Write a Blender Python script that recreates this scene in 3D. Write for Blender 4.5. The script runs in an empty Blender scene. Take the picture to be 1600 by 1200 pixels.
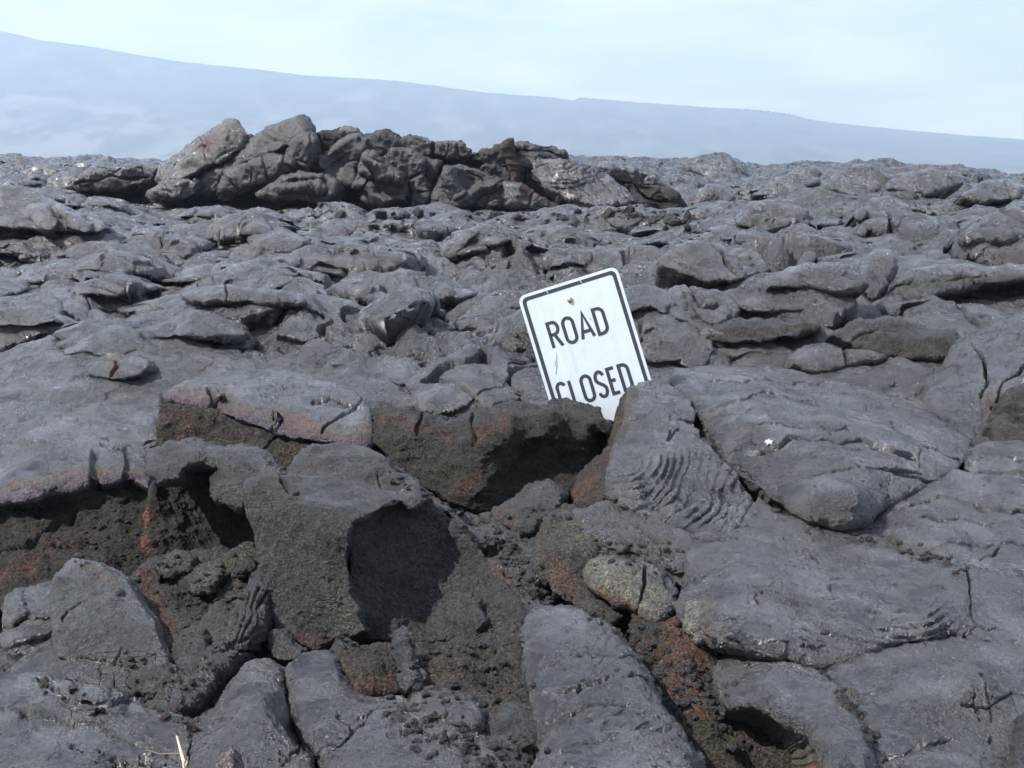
import bpy, math, random
import numpy as np
from mathutils import Vector

rng = np.random.default_rng(7)
random.seed(7)
scene = bpy.context.scene
COL = scene.collection

# ------------------------------------------------------------------ camera
CAM_Z = 1.6
FPX = 1700.0
TH = math.atan(338.0 / 1700.0)
CT, ST = math.cos(TH), math.sin(TH)
cam_d = bpy.data.cameras.new("camera")
cam_d.sensor_width = 36.0
cam_d.lens = FPX / 1600.0 * 36.0
cam_d.clip_start = 0.05
cam_d.clip_end = 20000.0
cam = bpy.data.objects.new("camera", cam_d)
COL.objects.link(cam)
cam.location = (0, 0, CAM_Z)
cam.rotation_euler = (math.pi / 2 - TH, 0, 0)
scene.camera = cam


def unproj(px, py, D):
    px, py, D = np.broadcast_arrays(np.asarray(px, float), np.asarray(py, float), np.asarray(D, float))
    u = (px - 800.0) / FPX
    v = (600.0 - py) / FPX
    s = D / (CT + v * ST)
    return np.stack([s * u, D, CAM_Z + s * (-ST + v * CT)], -1)


# ------------------------------------------------------------------ noise
def _h(a, b, c, seed):
    h = (a * np.uint32(374761393) + b * np.uint32(668265263) + c * np.uint32(2246822519)
         + np.uint32((seed * 3266489917) & 0xffffffff))
    h ^= h >> np.uint32(15)
    h *= np.uint32(2246822519)
    h ^= h >> np.uint32(13)
    h *= np.uint32(3266489917)
    h ^= h >> np.uint32(16)
    return h.astype(np.float32) * np.float32(2.0 / 4294967296.0) - np.float32(1)


def _q(t):
    return t * t * t * (t * (t * 6 - 15) + 10)


def n3(x, y, z, seed=0):
    xf, yf, zf = np.floor(x), np.floor(y), np.floor(z)
    tx, ty, tz = _q(x - xf), _q(y - yf), _q(z - zf)
    a = xf.astype(np.int64).astype(np.uint32); b = yf.astype(np.int64).astype(np.uint32); c = zf.astype(np.int64).astype(np.uint32)
    o = np.uint32(1)
    r = []
    for dz in (0, 1):
        cc = c + o * np.uint32(dz)
        v00, v10 = _h(a, b, cc, seed), _h(a + o, b, cc, seed)
        v01, v11 = _h(a, b + o, cc, seed), _h(a + o, b + o, cc, seed)
        e0 = v00 + (v10 - v00) * tx
        e1 = v01 + (v11 - v01) * tx
        r.append(e0 + (e1 - e0) * ty)
    return r[0] + (r[1] - r[0]) * tz


def n2(x, y, seed=0):
    xf, yf = np.floor(x), np.floor(y)
    tx, ty = _q(x - xf), _q(y - yf)
    a = xf.astype(np.int64).astype(np.uint32); b = yf.astype(np.int64).astype(np.uint32)
    o = np.uint32(1); c = np.uint32(seed * 7 + 3)
    v00, v10 = _h(a, b, c, seed), _h(a + o, b, c, seed)
    v01, v11 = _h(a, b + o, c, seed), _h(a + o, b + o, c, seed)
    e0 = v00 + (v10 - v00) * tx
    e1 = v01 + (v11 - v01) * tx
    return e0 + (e1 - e0) * ty


def fbm2(x, y, f, oct=4, seed=0, gain=.5, ridged=False):
    s = 0; a = 1.0; t = 0
    for i in range(oct):
        # rotate every octave so the lattice does not show
        c, d = math.cos(1.1 * i + .4), math.sin(1.1 * i + .4)
        n = n2((x * c - y * d) * f + 17.3 * i, (x * d + y * c) * f - 9.1 * i, seed + i)
        if ridged:
            n = 1 - 2 * np.abs(n)
        s = s + a * n; t += a; a *= gain; f *= 2.03
    return s / t


def fbm3(P, f, oct=4, seed=0, gain=.5, ridged=False, sc=(1, 1, 1)):
    s = 0; a = 1.0; t = 0
    x, y, z = P[:, 0] * sc[0], P[:, 1] * sc[1], P[:, 2] * sc[2]
    for i in range(oct):
        c, d = math.cos(1.3 * i + .5), math.sin(1.3 * i + .5)
        X = x * c - y * d; Y = x * d + y * c
        Y2 = Y * c - z * d; Z2 = Y * d + z * c
        n = n3(X * f + 13.7 * i, Y2 * f - 5.1 * i, Z2 * f + 3.3, seed + i)
        if ridged:
            n = 1 - 2 * np.abs(n)
        s = s + a * n; t += a; a *= gain; f *= 2.07
    return s / t


def worley3(P, f, seed=0, tilt=False):
    """F1, F2 and a random value of the nearest cell; with tilt, also a plane leaning its own way in every cell"""
    X = P * f
    I = np.floor(X)
    F1 = np.full(len(P), 9.0); F2 = np.full(len(P), 9.0); ID = np.zeros(len(P)); TL = np.zeros(len(P))
    for i in (-1, 0, 1):
        for j in (-1, 0, 1):
            for k in (-1, 0, 1):
                C = (I + (i, j, k)).astype(np.int64).astype(np.uint32)
                hx = _h(C[:, 0], C[:, 1], C[:, 2], seed + 1); hy = _h(C[:, 0], C[:, 1], C[:, 2], seed + 2)
                hz = _h(C[:, 0], C[:, 1], C[:, 2], seed + 3)
                ox = X[:, 0] - (I[:, 0] + i + .5 + .45 * hx); oy = X[:, 1] - (I[:, 1] + j + .5 + .45 * hy); oz = X[:, 2] - (I[:, 2] + k + .5 + .45 * hz)
                d = np.sqrt(ox * ox + oy * oy + oz * oz)
                m = d < F1
                F2 = np.where(m, F1, np.minimum(F2, d)); ID = np.where(m, hx, ID)
                if tilt:
                    gx_ = _h(C[:, 0], C[:, 1], C[:, 2], seed + 5); gy_ = _h(C[:, 0], C[:, 1], C[:, 2], seed + 6); gz_ = _h(C[:, 0], C[:, 1], C[:, 2], seed + 7)
                    TL = np.where(m, ox * gx_ + oy * gy_ + oz * gz_, TL)
                F1 = np.where(m, d, F1)
    return (F1, F2, ID, TL / f) if tilt else (F1, F2, ID)


def sstep(a, b, x):
    t = np.clip((x - a) / (b - a), 0, 1)
    return t * t * (3 - 2 * t)


# ------------------------------------------------------------------ mesh helpers
def mesh_from(name, V, F, tint=None, smooth=True, mat=None):
    me = bpy.data.meshes.new(name)
    V = np.ascontiguousarray(V, np.float32)
    me.vertices.add(len(V)); me.vertices.foreach_set("co", V.ravel())
    quads = F[0]; tris = F[1] if len(F) > 1 and F[1] is not None else np.zeros((0, 3), int)
    nl = quads.size + tris.size
    me.loops.add(nl)
    me.loops.foreach_set("vertex_index", np.concatenate([quads.ravel(), tris.ravel()]).astype(np.int32))
    nq, nt = len(quads), len(tris)
    me.polygons.add(nq + nt)
    st = np.concatenate([np.arange(nq) * 4, nq * 4 + np.arange(nt) * 3]).astype(np.int32)
    me.polygons.foreach_set("loop_start", st)
    me.polygons.foreach_set("use_smooth", np.full(nq + nt, smooth, bool))
    me.update(calc_edges=True)
    if tint is not None:
        ca = me.color_attributes.new("tint", 'FLOAT_COLOR', 'POINT')
        ca.data.foreach_set("color", np.ascontiguousarray(tint, np.float32).ravel())
    if mat:
        me.materials.append(mat)
    return me


def link(name, me, label=None, cat=None, group=None, kind=None, parent=None, loc=None):
    o = bpy.data.objects.new(name, me)
    COL.objects.link(o)
    if loc is not None:
        o.location = loc
    if parent is not None:
        o.parent = parent
    if label: o["label"] = label
    if cat: o["category"] = cat
    if group: o["group"] = group
    if kind: o["kind"] = kind
    return o


def vnormals(V, Q):
    a, b, c, d = V[Q[:, 0]], V[Q[:, 1]], V[Q[:, 2]], V[Q[:, 3]]
    n = np.cross(c - a, d - b)
    N = np.zeros_like(V)
    for k in range(4):
        for j in range(3):
            N[:, j] += np.bincount(Q[:, k], n[:, j], len(V))
    N /= np.linalg.norm(N, axis=1, keepdims=True) + 1e-12
    return N


# ------------------------------------------------------------------ material
def nodes(name):
    m = bpy.data.materials.new(name); m.use_nodes = True
    nt = m.node_tree; nt.nodes.clear()
    return m, nt


class NT:
    def __init__(s, nt): s.nt = nt
    def new(s, t, **kw):
        n = s.nt.nodes.new(t)
        ins = kw.pop('ins', {})
        for k, v in kw.items(): setattr(n, k, v)
        for k, v in ins.items():
            if isinstance(v, bpy.types.NodeSocket): s.nt.links.new(v, n.inputs[k])
            else: n.inputs[k].default_value = v
        return n
    def math(s, op, a, b=0.0, c=None, clamp=False):
        n = s.new('ShaderNodeMath', operation=op, use_clamp=clamp, ins={0: a, 1: b})
        if c is not None:
            if isinstance(c, bpy.types.NodeSocket): s.nt.links.new(c, n.inputs[2])
            else: n.inputs[2].default_value = c
        return n.outputs[0]
    def noise(s, vec, scale, detail=4, rough=.55, dist=0):
        n = s.new('ShaderNodeTexNoise', ins={'Vector': vec, 'Scale': scale, 'Detail': detail, 'Roughness': rough, 'Distortion': dist})
        return n.outputs[0]
    def mapr(s, v, a, b, c, d):
        return s.new('ShaderNodeMapRange', ins={0: v, 1: a, 2: b, 3: c, 4: d}).outputs[0]
    def mix(s, f, a, b, mode='MIX'):
        n = s.new('ShaderNodeMix', data_type='RGBA', blend_type=mode)
        for i, v in ((0, f), (6, a), (7, b)):
            if isinstance(v, bpy.types.NodeSocket): s.nt.links.new(v, n.inputs[i])
            else: n.inputs[i].default_value = v
        return n.outputs[2]


def rgb(r, g, b): return (r, g, b, 1.0)


def lava_material(name, dark, light, sheen=.4, fine=1.0, coarse=False, spec=.6):
    m, nt = nodes(name); T = NT(nt)
    co = T.new('ShaderNodeTexCoord').outputs['Object']
    att = T.new('ShaderNodeAttribute', attribute_name='tint')
    big = T.noise(co, 1.7, 6, .6)
    med = T.noise(co, 11, 7, .62, .3)
    grain = T.noise(co, 95, 4, .7)
    fleck = T.noise(co, 260, 2, .6)
    # stretched strings of glassy skin
    mp = T.new('ShaderNodeMapping', ins={'Vector': co, 'Scale': (14, 60, 60), 'Rotation': (0.2, 0.1, .5)})
    string = T.noise(mp.outputs[0], 1.0, 4, .6, .8)
    v = T.math('ADD', T.math('MULTIPLY', big, .5), T.math('MULTIPLY', med, .5))
    f = T.mapr(v, .40, .60, 0, 1)
    base = T.mix(f, dark, light)
    # tint painted on the mesh: broken, oxidised or heat-stained rock, and a painted sheen
    ta = T.math('MULTIPLY', att.outputs['Alpha'], T.mapr(T.noise(co, 22, 5, .65), .3, .6, .55, 1.0), clamp=True)
    base = T.mix(ta, base, att.outputs['Color'])
    g = T.math('MULTIPLY', T.mapr(grain, .40, .60, .35, 1.75), T.mapr(fleck, .40, .60, .5, 1.5))
    base = T.mix(1.0, base, T.new('ShaderNodeCombineColor', ins={0: g, 1: g, 2: g}).outputs[0], 'MULTIPLY')
    sk = T.math('MULTIPLY', T.mapr(T.noise(co, 48, 3, .8), .36, .64, .6, 1.4), T.mapr(string, .38, .62, .8, 1.2))
    base = T.mix(1.0, base, T.new('ShaderNodeCombineColor', ins={0: sk, 1: sk, 2: sk}).outputs[0], 'MULTIPLY')
    # sparse pale specks
    sp = T.math('MULTIPLY', T.mapr(fleck, .66, .74, 0, .5), T.mapr(med, .5, .62, 0, 1), clamp=True)
    base = T.mix(sp, base, rgb(.24, .24, .23))
    rough = T.math('ADD', T.mapr(T.noise(co, 6, 5, .6), .35, .65, .62 - sheen * .5, .85 - sheen * .3), T.math('MULTIPLY', ta, .35), clamp=True)
    # bumps: small cracks, strings, vesicles
    wn = T.new('ShaderNodeTexNoise', ins={'Vector': co, 'Scale': 5.0, 'Detail': 4.0})
    wv = T.new('ShaderNodeVectorMath', operation='MULTIPLY_ADD', ins={0: wn.outputs['Color'], 1: (.35, .35, .35), 2: co})
    vo = T.new('ShaderNodeTexVoronoi', feature='DISTANCE_TO_EDGE', ins={'Vector': wv.outputs[0], 'Scale': 3.1})
    crack = T.math('MULTIPLY', T.mapr(vo.outputs['Distance'], 0, .022, 1, 0), T.mapr(T.noise(co, 2.3, 3, .5), .47, .6, 0, 1))
    pit = T.new('ShaderNodeTexVoronoi', feature='F1', ins={'Vector': wv.outputs[0], 'Scale': 60.0, 'Randomness': 1.0})
    pits = T.math('MULTIPLY', T.mapr(pit.outputs['Distance'], .12, .34, 1, 0), T.mapr(T.noise(co, 8, 4, .6), .42, .58, 0, 1))
    h = T.math('MULTIPLY', grain, .012 * fine)
    h = T.math('ADD', h, T.math('MULTIPLY', pits, -.007))
    h = T.math('ADD', h, T.math('MULTIPLY', fleck, .0055 * fine))
    h = T.math('ADD', h, T.math('MULTIPLY', string, .006 * fine))
    h = T.math('ADD', h, T.math('MULTIPLY', med, .020 * fine))
    h = T.math('ADD', h, T.math('MULTIPLY', crack, -.016))
    if coarse:
        h = T.math('ADD', h, T.math('MULTIPLY', T.noise(co, 30, 6, .75), .016))
    bp = T.new('ShaderNodeBump', ins={'Strength': 1.0, 'Distance': 1.0, 'Height': h})
    glass = T.math('MULTIPLY', T.mapr(T.noise(co, 3.4, 6, .65), .47, .60, 0, sheen * .75), T.math('SUBTRACT', 1.0, T.math('MULTIPLY', att.outputs['Alpha'], .9)), clamp=True)
    bs = T.new('ShaderNodeBsdfPrincipled', ins={'Base Color': base, 'Roughness': rough, 'Normal': bp.outputs[0], 'IOR': 1.72, 'Coat Weight': glass, 'Coat Roughness': .22, 'Coat Normal': bp.outputs[0],
                                               'Specular IOR Level': T.math('SUBTRACT', spec, T.math('MULTIPLY', ta, spec * .85))})
    out = T.new('ShaderNodeOutputMaterial', ins={'Surface': bs.outputs[0]})
    return m


M_skin = lava_material("pahoehoe_skin", rgb(.0068, .0074, .009), rgb(.0245, .026, .030), 1.05, 1.15, spec=.60)
M_rough = lava_material("clinkery_lava", rgb(.0085, .009, .0098), rgb(.024, .025, .0265), .7, 1.3, True, .38)
M_field = lava_material("lava_field_skin", rgb(.0085, .0096, .0112), rgb(.029, .032, .036), 1.0, 1.1, spec=.50)

HORIZON_COL = (6.15, 6.25, 6.75, 1); HAZE = .00040; HAZE_COL = (.575, .72, .92, 1); SUN = (-.60, -.14, .78); SUN_E = 5.0; SKY = .10; EXPO = 1.1
CLOUD0, CLOUD1 = .15, 1.05; CLOUD_COL = (5.2, 5.4, 6.05, 1)

# ------------------------------------------------------------------ lava field: one sheet from the feet of the camera to the far hills
u_d = np.linspace(-.53, .53, 1250)
u_l = -.53 - np.linspace(.012, .5, 45)[::-1]
UU = np.concatenate([u_l, u_d, -u_l[::-1]])
D0 = np.exp(np.linspace(math.log(1.2), math.log(6.3), 150, endpoint=False))
D1 = np.exp(np.linspace(math.log(6.3), math.log(34), 1180, endpoint=False))
D2 = np.exp(np.linspace(math.log(34), math.log(90), 260, endpoint=False))
D3 = np.exp(np.linspace(math.log(90), math.log(3400), 60))
DD = np.concatenate([D0, D1, D2, D3])
nR, nC = len(DD), len(UU)
Yg = np.repeat(DD[:, None], nC, 1).astype(np.float32)
Xg = (DD[:, None] * UU[None, :]).astype(np.float32)
Ug = np.repeat(UU[None, :], nR, 0).astype(np.float32)


def zbase(x, y):
    u = x / np.maximum(y, .5)
    z = np.interp(y, [1, 5.9, 7.3, 9, 15, 22, 28, 34, 45, 55, 65, 120, 400, 3400],
                  [-.62, -.60, -.04, 0, .12, .30, .46, .66, 1.02, 1.30, 1.25, .2, -2, -6])
    r = sstep(.17, .36, u) * sstep(9, 22, y) * (1 - sstep(28, 45, y))
    z = z - .30 * np.exp(-((y - 25) / 5.5) ** 2) * (1 - sstep(.17, .32, u))
    z = z + r * .34 - .42 * sstep(0, .3, u) * sstep(28, 42, y) * (1 - sstep(90, 200, y))
    l = sstep(-.30, -.46, u) * np.exp(-((y - 19) / 5) ** 2)
    z = z + l * .42
    z = z - .14 * sstep(.12, .25, u) * sstep(18, 26, y) * (1 - sstep(60, 90, y))
    z = z - .30 * sstep(.36, .47, u) * sstep(16, 25, y) * (1 - sstep(60, 90, y))
    # swelling on the right edge
    r2 = sstep(.38, .50, u) * np.exp(-((y - 14) / 4.) ** 2)
    z = z + r2 * .35
    return z


Zb = zbase(Xg, Yg)
near = 1 - sstep(60, 110, Yg)
Zb = Zb + near * (.10 * fbm2(Xg, Yg, .22, 3, 5) * np.clip(Yg / 9, 0, 1.6))
W1 = fbm2(Xg, Yg, 1.1, 4, 21); W2 = fbm2(Xg, Yg, 1.1, 4, 31)
w1 = fbm2(Xg, Yg, 4.5, 3, 41); w2 = fbm2(Xg, Yg, 4.5, 3, 51)
WX = Xg + .34 * W1 + .03 * w1
WY = Yg + .34 * W2 + .03 * w2
Hh = Zb.astype(np.float32).copy()


def stamp(cx, cy, a, b, ang, H, zc=None, p=.42, tilt=0.0, sink=.0):
    R = max(a, b) * 1.25 + .35
    y0, y1 = cy - R, cy + R
    i0, i1 = np.searchsorted(DD, max(y0, 1.2)), np.searchsorted(DD, y1)
    if i1 - i0 < 2: return
    uc = [(cx - R) / max(y0, .8), (cx - R) / y1, (cx + R) / max(y0, .8), (cx + R) / y1]
    j0, j1 = np.searchsorted(UU, min(uc)), np.searchsorted(UU, max(uc))
    if j1 - j0 < 2: return
    sx = WX[i0:i1, j0:j1] - cx; sy = WY[i0:i1, j0:j1] - cy
    c, s = math.cos(ang), math.sin(ang)
    X = (sx * c + sy * s) / a; Y = (-sx * s + sy * c) / b
    r2 = X * X + Y * Y
    m = r2 < 1
    if not m.any(): return
    if zc is None:
        zc = float(zbase(np.array([cx]), np.array([cy]))[0])
    zb = Zb[i0:i1, j0:j1] if zc == 'base' else zc
    h = zb - sink + H * np.power(np.maximum(1 - r2, 0), p) + tilt * X * a
    sub = Hh[i0:i1, j0:j1]
    np.maximum(sub, np.where(m, h, -99), out=sub)


def rand_pos(d0, d1, n):
    D = np.sqrt(rng.uniform(d0 ** 2, d1 ** 2, n))
    return rng.uniform(-.62, .62, n) * D, D


# sheets and swells, then toes, then small bulbs in patches
xs, ys = rand_pos(7, 60, 520)
for x, y in zip(xs, ys):
    k = 1 + .02 * max(y - 12, 0)
    stamp(x, y, rng.uniform(.8, 2.3) * k, rng.uniform(.45, 1.1) * k, rng.normal(0, .5), rng.uniform(.14, .42) * k * (1.3 if x > 0 else 1.0), 'base', rng.uniform(.25, .42), rng.normal(0, .09))
xs, ys = rand_pos(7, 50, 4700)
pm = fbm2(xs.astype(np.float32), ys.astype(np.float32), .35, 3, 77)
for x, y, q in zip(xs, ys, pm):
    k = 1 + .02 * max(y - 12, 0)
    if q < -.25: continue
    low = .5 if 22 < y < 29 and -.4 < x / y < .2 else 1
    if rng.random() < .62:      # rolls and toes running away from the eye
        a = rng.uniform(.35, 1.25) * k; b = a * rng.uniform(.24, .5)
        stamp(x, y, a, b, rng.normal(1.57, .65), low * b * rng.uniform(.6, 1.05) * (.8 + q), 'base', rng.uniform(.42, .6), rng.normal(0, .12))
    else:
        a = rng.uniform(.25, .95) * k
        stamp(x, y, a, a * rng.uniform(.35, .8), rng.normal(0, .8), low * rng.uniform(.14, .40) * (.8 + q) * k, 'base', rng.uniform(.36, .58), rng.normal(0, .14))
xs, ys = rand_pos(7, 30, 4200)
pm = fbm2(xs.astype(np.float32), ys.astype(np.float32), .5, 3, 87)
for x, y, q in zip(xs, ys, pm):
    if q < .04: continue
    a = rng.uniform(.09, .26)
    stamp(x, y, a, a * rng.uniform(.5, .95), rng.uniform(0, 3), rng.uniform(.12, .26), 'base', .45)
# long pressure rolls
xs, ys = rand_pos(8, 34, 150)
for x, y in zip(xs, ys):
    stamp(x, y, rng.uniform(1.2, 3.0), rng.uniform(.13, .30), rng.normal(0, .35), rng.uniform(.16, .32), 'base', .45)


def px_lobe(px, py, wpx, hpx, H, ang=0., p=.42, dz=0.0):
    """a lobe standing where the photograph shows its foot: (px,py) centre of its top, on the field"""
    # march the view ray to the base field
    Ds = np.exp(np.linspace(math.log(6.8), math.log(60), 1500))
    P = unproj(np.full(1500, px), np.full(1500, py), Ds)
    ii, jj = np.searchsorted(DD, P[:, 1]), np.searchsorted(UU, P[:, 0] / P[:, 1])
    zz = np.minimum(H1[ii, jj], Zb[ii, jj] + .20) + H * .45 + dz
    k = np.argmax(P[:, 2] < zz)
    x, y = P[k, 0], P[k, 1]
    a = wpx / FPX * y
    slope = (CAM_Z - P[k, 2]) / y
    b = min(max(hpx / FPX * y / max(slope, .06) * .9, a * .25), a * 1.6)
    stamp(x, y, a, b, ang, H * .7, float(zz[k] - H * .50), p)


# a second layer of toes riding on the first: the jumble
H1 = Hh.copy()
xs, ys = rand_pos(7.2, 42, 2600)
pm = fbm2(xs.astype(np.float32), ys.astype(np.float32), .4, 3, 177)
for x, y, q in zip(xs, ys, pm):
    if q < -.1 or (23 < y < 30 and -.42 < x / y < .2): continue
    k = 1 + .02 * max(y - 12, 0)
    ii, jj = np.searchsorted(DD, y), np.searchsorted(UU, x / y)
    z0 = float(min(H1[ii, jj], Zb[ii, jj] + .30 * k))
    a = rng.uniform(.2, .8) * k; b = a * rng.uniform(.25, .6)
    stamp(x, y, a, b, rng.normal(1.57, .8), b * rng.uniform(.6, 1.1) + .04, z0 - rng.uniform(.03, .10), rng.uniform(.42, .6), rng.normal(0, .12))

H1 = Hh.copy()
LOBES = [  # px, py, half width, half height, relief
    (60, 385, 110, 22, .28), (110, 340, 90, 20, .3), (25, 310, 45, 28, .45), (200, 335, 60, 12, .2), (430, 378, 90, 12, .22),
    (330, 345, 60, 10, .2), (560, 365, 70, 12, .2), (120, 450, 130, 26, .3), (30, 490, 60, 14, .25), (230, 415, 70, 18, .25),
    (330, 452, 70, 11, .22), (430, 462, 60, 9, .2), (220, 520, 110, 25, .3), (330, 510, 50, 25, .22), (85, 560, 60, 20, .25),
    (205, 572, 35, 14, .22), (150, 560, 25, 12, .2), (470, 410, 120, 16, .2), (600, 430, 40, 12, .22), (550, 432, 20, 10, .18),
    (700, 410, 60, 12, .2), (820, 405, 90, 9, .22), (640, 345, 80, 9, .15), (760, 360, 80, 9, .18), (880, 350, 80, 9, .18),
    (500, 545, 90, 16, .2), (640, 580, 80, 22, .2), (560, 600, 60, 20, .2), (740, 550, 80, 22, .2), (780, 600, 60, 22, .18),
    (610, 625, 32, 16, .2), (700, 625, 70, 18, .15), (430, 560, 60, 18, .2), (380, 600, 80, 16, .16),
    (1010, 440, 70, 20, .2), (1060, 480, 30, 20, .28), (1110, 400, 60, 20, .35), (1150, 420, 50, 18, .3), (1200, 470, 90, 26, .34),
    (1260, 440, 90, 22, .34), (1370, 420, 40, 32, .4), (1470, 425, 70, 20, .4), (1550, 430, 60, 16, .34), (1580, 445, 40, 14, .3),
    (1330, 510, 110, 12, .26), (1500, 490, 120, 16, .32), (1270, 545, 60, 14, .3), (1350, 550, 50, 10, .26), (1310, 525, 90, 16, .3),
    (1100, 540, 90, 14, .26), (1150, 500, 100, 10, .22), (1110, 310, 50, 24, .5), (1130, 330, 40, 14, .3), (1060, 300, 40, 16, .4),
    (1250, 285, 50, 12, .4), (1330, 285, 60, 14, .4), (1420, 300, 60, 14, .4), (1540, 310, 60, 12, .3), (1300, 330, 80, 12, .3),
    (1200, 350, 80, 10, .25), (1400, 350, 60, 12, .3), (1060, 360, 40, 12, .3), (1575, 370, 60, 30, .5), (1240, 385, 60, 10, .3),
]
for L in LOBES:
    px_lobe(*L[:4], L[4] * 1.4, ang=(hash(str(L)) % 7 - 3) * .06 if False else ((L[0] * 7 + L[1]) % 9 - 4) * .05)

Hh = Zb + (Hh - Zb) * (.22 + .78 * sstep(7.2, 9.8, Yg + .9 * fbm2(Xg, Yg, .8, 3, 111)))
# overhang: push the upper part of every lobe outwards down its own slope
dD = np.gradient(DD)[:, None]
hD = np.gradient(Hh, axis=0) / dD
hU = np.gradient(Hh, axis=1) / np.gradient(UU)[None, :]
gx = hU / Yg; gy = hD - Ug / Yg * hU
gm = np.sqrt(gx * gx + gy * gy) + 1e-6
lift = np.clip((Hh - Zb) / .25, 0, 1.3)
am = .15 * lift * sstep(.35, 1.8, gm) * np.where(Yg < 60, 1, 0)
am = am * np.clip(Yg / 10, .6, 1.6)
OX = -gx / gm * am; OY = -gy / gm * am
del hD, hU, gx, gy, gm, am, lift
# the skin itself is folded: rounded swells meeting in sharp creases
bl = 0
for f_, a_, sd_ in ((.95, .24, 301), (2.1, .13, 303), (4.6, .050, 305)):
    nn_ = n2((WX * .9 + WY * .25) * f_ * 1.35, (WY * .8 - WX * .2) * f_ * .75 + 7, sd_)
    bl = bl + a_ * (np.power(np.abs(nn_), .62) - .45)
del nn_
Hh = Hh + sstep(7.2, 9.8, Yg) * bl * near * (.75 + .6 * fbm2(Xg, Yg, .25, 2, 307)) * np.where((Yg > 22) & (Yg < 30) & (Ug < .2), .6, 1)
# fissures winding through the field, broken up along their length
fn = fbm2(WX, WY, .55, 3, 61)
fg = sstep(-.05, .25, fbm2(Xg, Yg, .3, 2, 63))
fis = np.clip(1.5 - 1.5 * np.abs(fn) / .022, 0, 1) * fg * near * np.where(Yg > 6.8, 1, 0)
fn2 = fbm2(WX + 50, WY, 1.3, 3, 65)
fis2 = np.clip(1 - np.abs(fn2) / .02, 0, 1) * sstep(0., .3, fbm2(Xg + 9, Yg, .5, 2, 67)) * near
Hh = Hh - .34 * fis - .10 * fis2
# ropes in patches
rp = sstep(.18, .42, fbm2(Xg, Yg + 30, .45, 2, 71)) * near
ang = 3 * fbm2(Xg, Yg, .15, 2, 73)
ph = (WX * np.cos(ang) + WY * np.sin(ang)) + .25 * W2
rop = (1 - np.abs(np.sin(ph * 32))) * .020 + (1 - np.abs(np.sin(ph * 61 + W1 * 5))) * .009
Hh = Hh + rp * rop
Hh = Hh + near * (.045 * fbm2(Xg, Yg, 1.8, 4, 81, .55) + .010 * fbm2(Xg, Yg, 8, 3, 83, .6, True) + .003 * fbm2(Xg, Yg, 40, 2, 85))
# break the smooth skin into small slabs here and there
bk = sstep(.22, .42, fbm2(Xg - 70, Yg, .3, 3, 91)) * near
Hh = Hh + bk * (.05 * fbm2(Xg, Yg, 4, 4, 93, .55, True))
# beyond: clinkery plain
far = sstep(40, 70, Yg)
Hh = Hh + far * (.25 * fbm2(Xg, Yg, .5, 4, 95, .6) * np.clip(Yg / 60, 1, 4)) * (1 - sstep(300, 1500, Yg))

XX = Xg + OX; YY = Yg + OY
V = np.stack([XX, YY, Hh], -1).reshape(-1, 3)
idx = np.arange(nR * nC, dtype=np.int32).reshape(nR, nC)
Q = np.stack([idx[:-1, :-1], idx[:-1, 1:], idx[1:, 1:], idx[1:, :-1]], -1).reshape(-1, 4)
# stains: brown broken rock in hollows, rare rust
bro = sstep(.05, .35, fbm2(Xg + 5, Yg, .6, 4, 101)) * (1 - sstep(.02, .12, Hh - Zb)) * .8
rus = sstep(.36, .5, fbm2(Xg, Yg, 1.6, 4, 103)) * sstep(.0, .3, fbm2(Xg, Yg, .25, 2, 105)) * .7
tint = np.zeros((nR * nC, 4), np.float32)
c1 = np.array([.036, .030, .025]); c2 = np.array([.07, .038, .026])
w = (rus / (rus + bro + 1e-5)).reshape(-1, 1)
tint[:, :3] = c1 * (1 - w) + c2 * w
tint[:, 3] = np.clip(np.maximum(bro, rus), 0, 1).ravel()
me = mesh_from("lava_field", V, (Q,), tint, True, M_field)
gobj = link("ground", me, "grey lava field of rounded pahoehoe lobes reaching to the hills", None, None, "structure")
del V, Q, tint, WX, WY, W1, W2, w1, w2, fn, fn2, fis, fis2, XX, YY, Xg, Yg, Ug
# ------------------------------------------------------------------ rocks, slabs and lobes with real depth
def seg_dist(X, Y, pl, closed=False):
    """distance to a polyline and nearest point on it"""
    pl = np.asarray(pl, float)
    best = np.full(X.shape, 1e9); bx = np.zeros(X.shape); by = np.zeros(X.shape)
    n = len(pl); m = n if closed else n - 1
    if n == 1:
        return np.hypot(X - pl[0, 0], Y - pl[0, 1]), bx, by
    for i in range(m):
        ax, ay = pl[i, :2]; cx, cy = pl[(i + 1) % n, :2]
        dx, dy = cx - ax, cy - ay
        L = dx * dx + dy * dy + 1e-9
        t = np.clip(((X - ax) * dx + (Y - ay) * dy) / L, 0, 1)
        qx, qy = ax + t * dx, ay + t * dy
        d = (X - qx) ** 2 + (Y - qy) ** 2
        k = d < best
        best = np.where(k, d, best); bx = np.where(k, qx, bx); by = np.where(k, qy, by)
    return np.sqrt(best), bx, by


def inside(X, Y, pl):
    c = np.zeros(X.shape, bool); n = len(pl)
    for i in range(n):
        x0, y0 = pl[i, :2]; x1, y1 = pl[(i + 1) % n, :2]
        if y0 == y1: continue
        k = ((y0 > Y) != (y1 > Y)) & (X < (x1 - x0) * (Y - y0) / (y1 - y0) + x0)
        c ^= k
    return c


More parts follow.
